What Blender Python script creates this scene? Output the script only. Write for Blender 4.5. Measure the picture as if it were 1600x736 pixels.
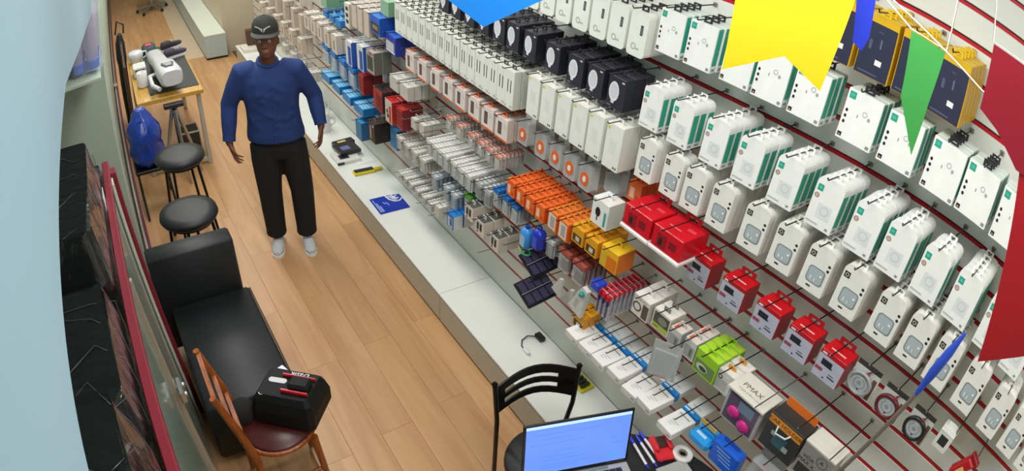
import bpy, math, random
from mathutils import Vector, Matrix, Euler
random.seed(7)
SC = bpy.context.scene
COL = SC.collection
for _o in list(bpy.data.objects):
    bpy.data.objects.remove(_o)
# ------------------------------------------------------------------ camera
# wall-mounted wide-angle dome camera, 3.06 m up, looking down across the aisle
_cd = bpy.data.cameras.new('security_camera')
_cd.type = 'PANO'
_cd.panorama_type = 'FISHEYE_LENS_POLYNOMIAL'
_cd.sensor_width = 36.0
_cd.sensor_height = 36.0 * 736 / 1600
_cd.sensor_fit = 'HORIZONTAL'
_cd.fisheye_fov = math.pi
_cd.fisheye_polynomial_k0 = 0.0
_cd.fisheye_polynomial_k1 = -0.044091807
_cd.fisheye_polynomial_k2 = -0.00049284431
_cd.fisheye_polynomial_k3 = 0.00010482147
_cd.fisheye_polynomial_k4 = -4.3219731e-06
_cd.clip_start = 0.01
_cd.clip_end = 100
CAM = bpy.data.objects.new('security_camera', _cd)
COL.objects.link(CAM)
_R = Matrix(((0.8298407984705535, 0.268242456236313, -0.48929565077370546),
             (-0.5530966243060593, 0.5114104326309991, -0.6576803886215676),
             (0.07381309758434478, 0.8163977915627186, 0.5727532388005501)))
CAM.matrix_world = Matrix.Translation((0, 0, 3.06)) @ _R.to_4x4()
SC.camera = CAM
# ------------------------------------------------------------------ world, light, exposure
W = bpy.data.worlds.new('shop_world'); SC.world = W
W.use_nodes = True
W.node_tree.nodes['Background'].inputs[0].default_value = (0.9, 0.95, 1, 1)
W.node_tree.nodes['Background'].inputs[1].default_value = 0.25
def area_light(name, loc, sx, sy, power, col=(1, 0.985, 0.95)):
    l = bpy.data.lights.new(name, 'AREA'); l.shape = 'RECTANGLE'; l.size = sx; l.size_y = sy
    l.energy = power; l.color = col
    o = bpy.data.objects.new(name, l); o.location = loc; COL.objects.link(o); return o
for _y in (-1.3, 0.7, 2.7, 4.7, 6.7, 8.7, 10.7):
    area_light('led_panel_light', (0.75, _y, 3.36), 0.55, 1.15, 21)
SC.view_settings.view_transform = 'Standard'
SC.view_settings.look = 'None'
SC.view_settings.exposure = 0.14
SC.view_settings.gamma = 1.0
SC.view_settings.use_curve_mapping = False
# ------------------------------------------------------------------ materials
def lin(h):
    h = h.lstrip('#')
    if len(h) == 3: h = ''.join(c * 2 for c in h)
    r = []
    for i in (0, 2, 4):
        c = int(h[i:i+2], 16) / 255
        r.append(c / 12.92 if c <= 0.04045 else ((c + 0.055) / 1.055) ** 2.4)
    return (*r, 1)
MATS = {}
def mat(name, hexc, rough=0.5, metal=0.0, var=0.06, scale=30, emit=None, alpha=None, bump=0.0, coat=0.0, stretch=None, spec=None):
    """procedural material: a noise varies colour and gloss a little"""
    if name in MATS: return MATS[name]
    m = bpy.data.materials.new(name); m.use_nodes = True
    nt = m.node_tree; b = nt.nodes['Principled BSDF']
    col = lin(hexc)
    b.inputs['Roughness'].default_value = rough
    b.inputs['Metallic'].default_value = metal
    b.inputs['Base Color'].default_value = col
    tc = nt.nodes.new('ShaderNodeTexCoord'); n = nt.nodes.new('ShaderNodeTexNoise')
    n.inputs['Scale'].default_value = scale; n.inputs['Detail'].default_value = 3
    if stretch:
        mp = nt.nodes.new('ShaderNodeMapping'); mp.inputs['Scale'].default_value = stretch
        nt.links.new(tc.outputs['Object'], mp.inputs['Vector']); nt.links.new(mp.outputs['Vector'], n.inputs['Vector'])
    else:
        nt.links.new(tc.outputs['Object'], n.inputs['Vector'])
    if var > 0:
        mx = nt.nodes.new('ShaderNodeMix'); mx.data_type = 'RGBA'
        mx.inputs[6].default_value = tuple(min(1, c * (1 - var)) for c in col[:3]) + (1,)
        mx.inputs[7].default_value = tuple(min(1, c * (1 + var)) for c in col[:3]) + (1,)
        nt.links.new(n.outputs['Fac'], mx.inputs[0]); nt.links.new(mx.outputs[2], b.inputs['Base Color'])
    if bump > 0:
        bp = nt.nodes.new('ShaderNodeBump'); bp.inputs['Strength'].default_value = bump; bp.inputs['Distance'].default_value = 0.01
        nt.links.new(n.outputs['Fac'], bp.inputs['Height']); nt.links.new(bp.outputs['Normal'], b.inputs['Normal'])
    if spec is not None: b.inputs['Specular IOR Level'].default_value = spec
    if coat: b.inputs['Coat Weight'].default_value = coat
    if alpha is not None:
        b.inputs['Alpha'].default_value = alpha
    if emit:
        b.inputs['Emission Color'].default_value = col; b.inputs['Emission Strength'].default_value = emit
    MATS[name] = m
    return m
def C(hexc, rough=0.45, **k):
    return mat('print_' + hexc + '_%d' % int(rough * 100), hexc, rough, **k)
# ------------------------------------------------------------------ mesh builder
class MB:
    def __init__(s): s.v = []; s.f = []; s.m = []; s.sm = []; s.mats = []
    def mi(s, m):
        if m not in s.mats: s.mats.append(m)
        return s.mats.index(m)
    def add(s, vs, fs, m, M=None, smooth=False):
        o = len(s.v); k = s.mi(m)
        s.v += [tuple(M @ Vector(p)) if M else tuple(p) for p in vs]
        for f in fs:
            s.f.append([o + i for i in f]); s.m.append(k); s.sm.append(smooth)
        return s
    def box(s, x0, x1, y0, y1, z0, z1, m, M=None):
        vs = [(x0,y0,z0),(x1,y0,z0),(x1,y1,z0),(x0,y1,z0),(x0,y0,z1),(x1,y0,z1),(x1,y1,z1),(x0,y1,z1)]
        return s.add(vs, [(3,2,1,0),(4,5,6,7),(0,1,5,4),(1,2,6,5),(2,3,7,6),(3,0,4,7)], m, M)
    def cbox(s, x0, x1, y0, y1, z0, z1, m, c=0.006, M=None, smooth=False):
        """box with all twelve edges chamfered"""
        X, Y, Z = (x0, x1), (y0, y1), (z0, z1); vs = []; idx = {}
        for i in (0, 1):
            for j in (0, 1):
                for k in (0, 1):
                    sx, sy, sz = 1 - 2*i, 1 - 2*j, 1 - 2*k
                    for a, p in (('x', (X[i], Y[j]+sy*c, Z[k]+sz*c)), ('y', (X[i]+sx*c, Y[j], Z[k]+sz*c)), ('z', (X[i]+sx*c, Y[j]+sy*c, Z[k]))):
                        idx[a, i, j, k] = len(vs); vs.append(p)
        F = []
        for i in (0, 1):
            F.append([idx['x', i, a, b] for a, b in ((0,0),(1,0),(1,1),(0,1))])
            F.append([idx['y', a, i, b] for a, b in ((0,0),(1,0),(1,1),(0,1))])
            F.append([idx['z', a, b, i] for a, b in ((0,0),(1,0),(1,1),(0,1))])
        for a in (0, 1):
            for b in (0, 1):
                F.append([idx['x',a,b,0], idx['x',a,b,1], idx['y',a,b,1], idx['y',a,b,0]])
                F.append([idx['x',a,0,b], idx['x',a,1,b], idx['z',a,1,b], idx['z',a,0,b]])
                F.append([idx['y',0,a,b], idx['y',1,a,b], idx['z',1,a,b], idx['z',0,a,b]])
                for k in (0, 1): F.append([idx['x',a,b,k], idx['y',a,b,k], idx['z',a,b,k]])
        cx, cy, cz = (x0+x1)/2, (y0+y1)/2, (z0+z1)/2; G = []
        for f in F:
            p = [Vector(vs[i]) for i in f]; n = (p[1]-p[0]).cross(p[2]-p[0]); ct = sum(p, Vector()) / len(p) - Vector((cx, cy, cz))
            G.append(f if n.dot(ct) > 0 else f[::-1])
        return s.add(vs, G, m, M, smooth)
    def prism(s, outline, t0, t1, m, axis='x', M=None, mside=None, smooth=False):
        """closed 2-D outline extruded along an axis; outline given in the other two axes"""
        def P(a, b, t): return {'x': (t, a, b), 'y': (a, t, b), 'z': (a, b, t)}[axis]
        n = len(outline); vs = [P(a, b, t0) for a, b in outline] + [P(a, b, t1) for a, b in outline]
        ar = sum(outline[i][0]*outline[(i+1)%n][1] - outline[(i+1)%n][0]*outline[i][1] for i in range(n))
        flip = (ar > 0) != (axis == 'y')
        if t1 < t0: flip = not flip
        c0, c1 = list(range(n)), list(range(n, 2*n))
        if flip: c0 = c0[::-1]
        else: c1 = c1[::-1]
        s.add(vs, [c0, c1], m, M)
        sd = [(i, (i+1) % n, n + (i+1) % n, n + i) for i in range(n)]
        if not flip: sd = [q[::-1] for q in sd]
        s.add(vs, sd, mside or m, M, smooth); return s
    def tube(s, pts, r, m, n=8, closed=False, M=None, smooth=True, caps=True):
        pts = [Vector(p) for p in pts]; N = len(pts); rs = r if isinstance(r, (list, tuple)) else [r]*N
        vs = []; up = None
        for i, p in enumerate(pts):
            a = pts[(i-1) % N] if (closed or i > 0) else p; b = pts[(i+1) % N] if (closed or i < N-1) else p
            t = (b - a)
            t = t.normalized() if t.length > 1e-9 else Vector((0, 0, 1))
            if up is None: up = Vector((0, 0, 1)) if abs(t.z) < 0.9 else Vector((1, 0, 0))
            u = (up - t * up.dot(t)); u = u.normalized() if u.length > 1e-6 else t.orthogonal().normalized(); w = t.cross(u); up = u
            for k in range(n):
                an = 2*math.pi*k/n; vs.append(p + (u*math.cos(an) + w*math.sin(an)) * rs[i])
        fs = []
        for i in range(N if closed else N-1):
            j = (i+1) % N
            for k in range(n): fs.append((i*n+k, i*n+(k+1) % n, j*n+(k+1) % n, j*n+k))
        s.add(vs, fs, m, M, smooth)
        if not closed and caps:
            s.add(vs[:n], [list(range(n))[::-1]], m, M); s.add(vs[-n:], [list(range(n))], m, M)
        return s
    def lathe(s, prof, m, n=24, M=None, smooth=True, caps=True):
        """profile (r, z) turned about z"""
        vs = []; fs = []; k = len(prof)
        for r, z in prof:
            for i in range(n):
                a = 2*math.pi*i/n; vs.append((r*math.cos(a), r*math.sin(a), z))
        for j in range(k-1):
            for i in range(n): fs.append((j*n+i, j*n+(i+1) % n, (j+1)*n+(i+1) % n, (j+1)*n+i))
        s.add(vs, fs, m, M, smooth)
        if caps: s.add(vs[:n], [list(range(n))[::-1]], m, M); s.add(vs[-n:], [list(range(n))], m, M)
        return s
    def loft(s, rings, m, M=None, smooth=True, caps=True):
        n = len(rings[0]); vs = [p for r in rings for p in r]; fs = []
        for j in range(len(rings)-1):
            for i in range(n): fs.append((j*n+i, j*n+(i+1) % n, (j+1)*n+(i+1) % n, (j+1)*n+i))
        s.add(vs, fs, m, M, smooth)
        if caps: s.add(vs, [list(range(n))[::-1], list(range((len(rings)-1)*n, len(rings)*n))], m, M)
        return s
    # flat print on the front (x = fx) of a wall product: u runs to the picture's right (-y), v up
    def rect(s, fx, u0, u1, v0, v1, m, off=0.0006):
        x = fx - off; return s.add([(x,-u0,v0),(x,-u1,v0),(x,-u1,v1),(x,-u0,v1)], [(0,1,2,3)], m)
    def disc(s, fx, u, v, ru, rv, m, off=0.0008, n=14):
        x = fx - off; return s.add([(x, -(u+ru*math.cos(2*math.pi*i/n)), v+rv*math.sin(2*math.pi*i/n)) for i in range(n)], [list(range(n))], m)
    def ring(s, fx, u, v, r0, r1, m, off=0.0008, n=20):
        x = fx - off; vs = []
        for i in range(n):
            a = 2*math.pi*i/n
            vs += [(x, -(u+r0*math.cos(a)), v+r0*math.sin(a)), (x, -(u+r1*math.cos(a)), v+r1*math.sin(a))]
        return s.add(vs, [(2*i, 2*i+1, (2*i+3) % (2*n), (2*i+2) % (2*n)) for i in range(n)], m)
    def side(s, fy, x0, x1, v0, v1, m, off=0.0006):
        """print on the side that faces the picture's right (y = fy, normal -y)"""
        y = fy - off; return s.add([(x0,y,v0),(x1,y,v0),(x1,y,v1),(x0,y,v1)], [(0,1,2,3)], m)
    def topq(s, fz, x0, x1, u0, u1, m, off=0.0006):
        z = fz + off; return s.add([(x0,-u0,z),(x0,-u1,z),(x1,-u1,z),(x1,-u0,z)], [(0,1,2,3)], m)
    def text(s, txt, size, m, M, align='CENTER'):
        cu = bpy.data.curves.new('lettering_tmp', 'FONT'); cu.body = txt; cu.size = size; cu.align_x = align; cu.align_y = 'CENTER'
        cu.resolution_u = 2
        ob = bpy.data.objects.new('lettering_tmp', cu); COL.objects.link(ob)
        dg = bpy.context.evaluated_depsgraph_get(); me = bpy.data.meshes.new_from_object(ob.evaluated_get(dg))
        s.add([v.co[:] for v in me.vertices], [list(p.vertices) for p in me.polygons], m, M)
        bpy.data.objects.remove(ob); bpy.data.curves.remove(cu); bpy.data.meshes.remove(me); return s
    def mesh(s, name):
        me = bpy.data.meshes.new(name); me.from_pydata(s.v, [], s.f)
        for m in s.mats: me.materials.append(m)
        me.polygons.foreach_set('material_index', s.m); me.polygons.foreach_set('use_smooth', s.sm)
        me.update(); return me
    def build(s, name, parent=None, loc=(0,0,0), rot=(0,0,0), **tags):
        return place(name, s.mesh(name), parent, loc, rot, **tags)
FRONT = Matrix(((0,0,-1,0),(-1,0,0,0),(0,1,0,0),(0,0,0,1)))   # text (x right, y up) -> front of a wall product
def place(name, me, parent=None, loc=(0,0,0), rot=(0,0,0), label=None, cat=None, group=None, kind=None):
    o = bpy.data.objects.new(name, me); COL.objects.link(o)
    o.location = loc; o.rotation_euler = rot
    if parent is not None: o.parent = parent
    if label: o['label'] = label
    if cat: o['category'] = cat
    if group: o['group'] = group
    if kind: o['kind'] = kind
    return o
def thing(name, label, cat, loc=(0,0,0), rot=(0,0,0), group=None):
    return place(name, None, None, loc, rot, label, cat, group)
def remesh(mb, name, voxel=0.012, smooth=6, m=None):
    """fuse overlapping closed shapes into one continuous smooth surface"""
    me = mb.mesh(name + '_raw'); o = bpy.data.objects.new(name + '_raw', me); COL.objects.link(o)
    r = o.modifiers.new('r', 'REMESH'); r.mode = 'VOXEL'; r.voxel_size = voxel; r.use_smooth_shade = True
    if smooth:
        sm = o.modifiers.new('s', 'SMOOTH'); sm.iterations = smooth; sm.factor = 0.5
    dg = bpy.context.evaluated_depsgraph_get(); out = bpy.data.meshes.new_from_object(o.evaluated_get(dg))
    bpy.data.objects.remove(o); bpy.data.meshes.remove(me)
    out.materials.clear(); out.materials.append(m); out.name = name
    for p in out.polygons: p.use_smooth = True
    return out
ORD = 'first second third fourth fifth sixth seventh eighth ninth tenth eleventh twelfth thirteenth fourteenth fifteenth sixteenth seventeenth eighteenth'.split()
# ------------------------------------------------------------------ structure
M_slat = mat('slatwall_laminate', '#dee2da', 0.35, var=0.03, scale=6)
M_red = mat('red_groove_insert', '#bb1622', 0.4, var=0.1)
M_dark = mat('dark_groove', '#2a1d1c', 0.8)
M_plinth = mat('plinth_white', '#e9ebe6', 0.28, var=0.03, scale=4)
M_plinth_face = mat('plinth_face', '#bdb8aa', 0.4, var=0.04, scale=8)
M_black = mat('black_gap', '#151312', 0.7)
M_wallg = mat('painted_wall', '#aebcad', 0.6, var=0.03, scale=5)
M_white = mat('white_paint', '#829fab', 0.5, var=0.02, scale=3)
M_beige = mat('beige_wall', '#cfc1aa', 0.6, var=0.03, scale=3)
M_ceil = mat('ceiling_paint', '#e6e8e6', 0.8, var=0.02)
XW = 1.981
def wood_floor():
    m = bpy.data.materials.new('oak_laminate'); m.use_nodes = True; nt = m.node_tree; b = nt.nodes['Principled BSDF']
    b.inputs['Roughness'].default_value = 0.38
    tc = nt.nodes.new('ShaderNodeTexCoord'); oi = nt.nodes.new('ShaderNodeObjectInfo')
    mp = nt.nodes.new('ShaderNodeMapping'); mp.inputs['Scale'].default_value = (6, 0.55, 6)
    ad = nt.nodes.new('ShaderNodeVectorMath'); ad.operation = 'ADD'
    cb = nt.nodes.new('ShaderNodeCombineXYZ'); ml = nt.nodes.new('ShaderNodeMath'); ml.operation = 'MULTIPLY'; ml.inputs[1].default_value = 37
    nt.links.new(oi.outputs['Random'], ml.inputs[0])
    for i in range(3): nt.links.new(ml.outputs[0], cb.inputs[i])
    nt.links.new(tc.outputs['Object'], mp.inputs['Vector']); nt.links.new(mp.outputs[0], ad.inputs[0]); nt.links.new(cb.outputs[0], ad.inputs[1])
    n = nt.nodes.new('ShaderNodeTexNoise'); n.inputs['Scale'].default_value = 1.3; n.inputs['Detail'].default_value = 4; n.inputs['Distortion'].default_value = 1.2
    nt.links.new(ad.outputs[0], n.inputs['Vector'])
    rp = nt.nodes.new('ShaderNodeValToRGB')
    rp.color_ramp.elements[0].position = 0.28; rp.color_ramp.elements[0].color = lin('#b98a5c')
    rp.color_ramp.elements[1].position = 0.7; rp.color_ramp.elements[1].color = lin('#cfa476')
    e = rp.color_ramp.elements.new(0.5); e.color = lin('#c6996a')
    nt.links.new(n.outputs['Fac'], rp.inputs[0])
    hs = nt.nodes.new('ShaderNodeHueSaturation'); mr = nt.nodes.new('ShaderNodeMapRange')
    mr.inputs['To Min'].default_value = 0.94; mr.inputs['To Max'].default_value = 1.05
    nt.links.new(oi.outputs['Random'], mr.inputs['Value']); nt.links.new(mr.outputs[0], hs.inputs['Value'])
    nt.links.new(rp.outputs[0], hs.inputs['Color']); nt.links.new(hs.outputs[0], b.inputs['Base Color'])
    return m
M_oak = wood_floor()
floor = MB().box(-1.2, 2.1, -2.6, 14.5, -0.06, -0.004, mat('floor_underlay', '#6b4a2e', 0.8)).build('floor', kind='structure')
PW = 0.195
for i in range(9):
    x0 = -0.14 + i * PW
    y = -2.6 + (i * 0.67) % 1.3
    ys = [-2.6]
    while y < 14.4:
        if y > ys[-1] + 0.05: ys.append(y)
        y += 1.35
    ys.append(14.5)
    for a, b in zip(ys, ys[1:]):
        MB().cbox(x0 + 0.0004, x0 + PW - 0.0004, a + 0.0004, b - 0.0004, -0.012, 0.0, M_oak, 0.0008).build('plank', floor)
MB().box(0.95, 1.235, 9.0, 14.5, -0.01, 0.002, mat('beige_tile', '#cdb79c', 0.35)).build('trim_1', kind='structure')
ceiling = MB().box(-1.2, 2.1, -2.6, 14.5, 3.4, 3.5, M_ceil).build('ceiling', kind='structure')
# slatwall: every slat and every red insert is a piece of the wall
wall_r = MB().box(XW + 0.012, XW + 0.12, -2.6, 9.0, 0, 3.4, mat('wall_backing', '#8d8a84', 0.8)).build('wall_right', kind='structure')
GZ = [1.622 + 0.1136 * k for k in range(-10, 15)]
edges = [0.258] + [z for z in GZ] + [3.4]
for i in range(len(edges) - 1):
    z0 = edges[i] + (0.009 if i else 0.0); z1 = edges[i+1] - (0.009 if i < len(edges) - 2 else 0)
    MB().cbox(XW, XW + 0.014, -2.6, 9.0, z0, z1, M_slat, 0.002).build('slat', wall_r)
for z in GZ:
    MB().box(XW + 0.003, XW + 0.013, -2.6, 9.0, z - 0.0085, z + 0.0035, M_red).box(XW + 0.008, XW + 0.013, -2.6, 9.0, z + 0.0035, z + 0.0085, M_dark).build('groove_strip', wall_r)
# far wall block beyond the slatwall, back of the shop, wall behind the camera, left wall
MB().box(1.53, 2.1, 9.0, 14.5, 0, 3.4, M_beige).build('wall_far', kind='structure')
MB().box(-1.2, 1.53, 14.5, 14.6, 0, 3.4, M_beige).build('wall_back', kind='structure')
MB().box(-1.2, 2.1, -2.7, -2.6, 0, 3.4, M_beige).build('wall_front', kind='structure')
MB().box(-0.62, -0.105, 4.3, 14.5, 0.0, 3.4, M_wallg).build('wall_left', kind='structure')
MB().box(-0.75, -0.62, -2.6, 4.3, 0.0, 3.4, M_wallg).build('wall_niche', kind='structure')
# white boxed-in soffit over the niche, its lower edge runs along the aisle and drops at the far end
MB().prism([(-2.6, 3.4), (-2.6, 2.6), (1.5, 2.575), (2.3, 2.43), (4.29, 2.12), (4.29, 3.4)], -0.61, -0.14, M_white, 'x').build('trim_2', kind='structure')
# door tracks at the foot of the left wall
tr = thing('sliding_door_track', 'maroon and aluminium sliding door track along foot of the pale left wall', 'door track')
for nm, x0, x1, h, m in (('track_base', -0.104, -0.088, 0.05, mat('track_shadow', '#40302c', 0.6)), ('aluminium_rail', -0.087, -0.066, 0.075, mat('aluminium', '#b9b6ae', 0.35, 0.7)),
                         ('maroon_rail', -0.065, -0.046, 0.06, mat('maroon_rail', '#6a2230', 0.4)), ('pink_rail', -0.045, -0.034, 0.05, mat('rail_pinkish', '#c79a90', 0.35, 0.3))):
    MB().cbox(x0, x1, 3.75, 14.4, 0, h, m, 0.003).build(nm, tr)
MB().cbox(-0.1, -0.05, 8.4, 8.5, 0.0755, 0.11, mat('aluminium', '#b9b6ae')).build('bracket', tr)
# plinth under the slatwall: separate cabinet units
PXF, PH = 1.577, 0.258
pj = [-2.6, 0.7, 2.875, 5.1, 6.9, 8.45]
plab = ['white topped base cabinet behind the desk under the slatwall', 'white topped base cabinet beside the black chair', 'white topped base cabinet carrying the blue sign',
        'white topped base cabinet beside the walking person', 'white topped base cabinet at the far end of the slatwall']
for i, (a, b) in enumerate(zip(pj, pj[1:])):
    t = thing('base_cabinet', plab[i], 'base cabinet', ((PXF + XW) / 2, (a + b) / 2, 0), group='base cabinets along the slatwall')
    hx, hy = (XW - PXF) / 2, (b - a) / 2 - 0.0015
    MB().cbox(-hx + 0.012, hx, -hy, hy, 0.03, PH - 0.02, M_plinth_face, 0.002).build('body', t)
    MB().box(-hx + 0.03, hx, -hy, hy, 0.0, 0.0295, M_black).build('toe_kick', t)
    MB().cbox(-hx, -hx + 0.0115, -hy + 0.001, hy - 0.001, 0.022, PH - 0.034, M_plinth_face, 0.003).build('front_panel', t)
    MB().cbox(-hx - 0.004, hx, -hy, hy, PH - 0.0195, PH, M_plinth, 0.003).build('top_panel', t)
    MB().box(-hx + 0.002, -hx + 0.0115, -hy, hy, PH - 0.033, PH - 0.02, mat('groove_shadow', '#6f6a5c', 0.7)).build('finger_groove', t)
# far plinth in the next section
t = thing('base_cabinet', 'low white base cabinet standing far behind the person near the beige wall', 'base cabinet', (1.375, 8.8, 0))
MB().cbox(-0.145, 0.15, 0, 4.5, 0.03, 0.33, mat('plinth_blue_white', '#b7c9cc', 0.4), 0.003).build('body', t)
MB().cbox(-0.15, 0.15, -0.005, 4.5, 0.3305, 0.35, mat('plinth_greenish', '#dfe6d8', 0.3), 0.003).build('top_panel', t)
MB().box(-0.14, 0.15, 0.02, 4.5, 0, 0.0295, M_black).build('toe_kick', t)
# ceiling lamps are pieces of the ceiling
M_led = mat('led_diffuser', '#ffffff', 0.5, var=0, emit=4)
for y in (-1.3, 0.7, 2.7, 4.7, 6.7, 8.7, 10.7):
    fr = MB().cbox(0.45, 1.05, y - 0.6, y + 0.6, 3.38, 3.399, mat('lamp_frame', '#dddddd', 0.4)).build('light_panel', ceiling)
    MB().box(0.48, 1.02, y - 0.57, y + 0.57, 3.376, 3.3795, M_led).build('diffuser', fr)
# ------------------------------------------------------------------ wall products
# each kind: a function giving (mesh, [(part name, mesh)], width, height, depth)
WHT, OFF, TEAL, INK, GRY = '#eceeea', '#dfe1dc', '#2f9f86', '#26262b', '#b9c2c4'
M_clear = mat('clear_plastic', '#dfe6e8', 0.12, var=0.02, alpha=0.32)
M_clear2 = mat('clear_plastic_grey', '#cfd5d6', 0.12, var=0.05, alpha=0.38)
M_wire = mat('hook_wire', '#3a3736', 0.3, 0.7, var=0.05)
M_wire_l = mat('hook_wire_bright', '#a9a7a4', 0.25, 0.9, var=0.05)
def rounded(w, h, r, n=4, bottom=False):
    """outline in (y, z): rectangle with rounded top corners"""
    o = []
    cs = [(w/2-r, h/2-r, 0), (-w/2+r, h/2-r, 1)]
    for cx, cy, q in cs:
        for i in range(n+1):
            a = math.pi/2*(q + i/n); o.append((cx + r*math.cos(a), cy + r*math.sin(a)))
    if bottom:
        for cx, cy, q in ((-w/2+r, -h/2+r, 2), (w/2-r, -h/2+r, 3)):
            for i in range(n+1):
                a = math.pi/2*(q + i/n); o.append((cx + r*math.cos(a), cy + r*math.sin(a)))
    else: o += [(-w/2, -h/2), (w/2, -h/2)]
    return o
def tab_mesh(w=0.035, h=0.022, hexc=INK, t=0.004):
    """euro-slot hang tab with a real opening for the hook"""
    m = C(hexc); b = MB()
    b.box(-t/2, t/2, -w/2, w/2, 0, h*0.25, m).box(-t/2, t/2, -w/2, w/2, h*0.75, h, m)
    b.box(-t/2, t/2, -w/2, -w*0.28, h*0.25, h*0.75, m).box(-t/2, t/2, w*0.28, w/2, h*0.25, h*0.75, m)
    return b.mesh('hang_tab')
KINDS = {}
def kind(f):
    KINDS[f.__name__] = f; return f
_cache = {}
def get(k):
    if k not in _cache: _cache[k] = KINDS[k]()
    return _cache[k]
def simple(w, h, d, front, sidec=None, topc=None, dec=None, tab=INK, ch=0.0015, rough=0.4):
    b = MB(); f = -d/2
    b.cbox(-d/2, d/2, -w/2, w/2, -h/2, h/2, C(front, rough), ch)
    if sidec: b.side(-w/2, -d/2 + ch, d/2 - ch, -h/2 + ch, h/2 - ch, C(sidec, rough))
    if topc: b.topq(h/2, -d/2 + ch, d/2 - ch, -w/2 + ch, w/2 - ch, C(topc, rough))
    if dec: dec(b, f)
    return b, ([('hang_tab', tab_mesh(hexc=tab), (0, 0, h/2))] if tab else []), w, h, d
def fin(t, name): return (t[0].mesh(name), t[1], t[2], t[3], t[4])
@kind
def teal_tall():
    w, h, d = 0.122, 0.158, 0.03
    def dec(b, f):
        b.rect(f, -0.054, -0.032, 0.05, 0.072, C(TEAL)); b.rect(f, -0.049, -0.037, 0.057, 0.066, C('#49b79c'), 0.001)
        for v in (0.012, -0.006, -0.024): b.disc(f, -0.049, v, 0.0045, 0.0055, C(INK))
        b.rect(f, -0.056, -0.042, -0.071, -0.058, C(INK)); b.rect(f, -0.053, -0.046, -0.068, -0.065, C('#c9b26a'), 0.001)
        b.rect(f, 0.044, 0.056, -0.072, -0.062, C('#8b8f8e'))
        b.ring(f, 0.012, 0.022, 0.006, 0.0085, C('#a9adad')); b.disc(f, 0.028, 0.012, 0.005, 0.006, C('#a0a4a6')); b.rect(f, -0.012, -0.009, 0.002, 0.012, C('#7b7f82'))
        b.side(-w/2, -d/2 + 0.004, d/2 - 0.002, -h/2 + 0.026, h/2 - 0.004, C(TEAL), 0.001)
        b.side(-w/2, -d/2 + 0.008, d/2 - 0.006, -h/2 + 0.006, -h/2 + 0.016, C('#8b9291'), 0.001)
    return fin(simple(w, h, d, WHT, '#e4e7e3', '#d5e4dd', dec), 'carton')
@kind
def teal_tab():
    w, h, d = 0.098, 0.172, 0.036; b = MB(); f = -d/2
    b.prism(rounded(w, h, 0.022), -d/2, d/2, C(WHT), 'x')
    b.rect(f, -0.042, -0.022, 0.036, 0.058, C(TEAL)); b.rect(f, -0.037, -0.027, 0.043, 0.052, C('#52bda2'), 0.001)
    b.ring(f, -0.036, 0.019, 0.005, 0.0085, C('#9a7566')); b.disc(f, -0.036, 0.019, 0.003, 0.003, C('#b9867a'))
    b.rect(f, -0.02, 0.03, -0.05, 0.0, C('#d9dedd')); b.ring(f, 0.006, -0.022, 0.012, 0.016, C('#c6cdce'), 0.001)
    b.rect(f, -0.044, 0.0, -0.076, -0.07, C('#b9bfbf')); b.rect(f, 0.028, 0.038, -0.078, -0.07, C('#8b8f8e'))
    b.side(-w/2, -d/2 + 0.005, d/2 - 0.003, -h/2 + 0.024, h/2 - 0.036, C(TEAL)); b.side(-w/2, -d/2 + 0.008, d/2 - 0.008, -h/2 + 0.007, -h/2 + 0.017, C('#8f9896'))
    return (b.mesh('carton'), [('hang_tab', tab_mesh(0.032, 0.018, '#f0f0ec', 0.003), (0, 0, h/2))], w, h, d)
@kind
def white_window():
    w, h, d = 0.094, 0.178, 0.036; b = MB(); f = -d/2
    b.prism(rounded(w, h, 0.024), -d/2, d/2, C('#e6e6df'), 'x')
    b.rect(f, -0.041, -0.020, 0.038, 0.060, C('#2d2b28')); b.ring(f, -0.0305, 0.049, 0.004, 0.007, C('#b9b5a5'), 0.001)
    o = rounded(0.062, 0.062, 0.012, 3, True)
    b.prism([(y - 0.004, z - 0.022) for y, z in o], f - 0.0012, f - 0.0002, C('#7d8587'), 'x')
    o = rounded(0.054, 0.054, 0.010, 3, True)
    b.prism([(y - 0.004, z - 0.022) for y, z in o], f - 0.002, f - 0.0013, C('#a9b4b8', 0.2), 'x')
    b.rect(f, -0.012, -0.008, -0.04, -0.026, C('#dfe6e8'), 0.0025); b.rect(f, 0.004, 0.007, -0.042, -0.030, C('#dfe6e8'), 0.0025); b.disc(f, 0.022, -0.014, 0.004, 0.004, C('#eef2f2'), 0.0025)
    for v in (0.016, 0.034): b.disc(f, 0.037, v, 0.0052, 0.0052, C(INK))
    b.rect(f, -0.016, 0.0, -0.071, -0.064, C('#3a3936'))
    return (b.mesh('carton'), [('hang_tab', tab_mesh(0.034, 0.018, '#ecece6', 0.003), (0, 0, h/2))], w, h, d)
@kind
def white_round():
    w, h, d = 0.098, 0.17, 0.04; b = MB(); f = -d/2
    b.prism(rounded(w, h, 0.016, 3, True), -d/2, d/2, C('#dfe3da'), 'x')
    b.rect(f, 0.012, 0.026, 0.0, 0.038, C(INK)); b.rect(f, 0.015, 0.023, 0.004, 0.033, C('#6b6f70'), 0.001)
    b.ring(f, -0.012, -0.048, 0.009, 0.013, C('#9aa09a')); b.rect(f, 0.0, 0.02, -0.058, -0.05, C('#b0b4ae'))
    return (b.mesh('carton'), [('hang_tab', tab_mesh(), (0, 0, h/2))], w, h, d)
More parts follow.
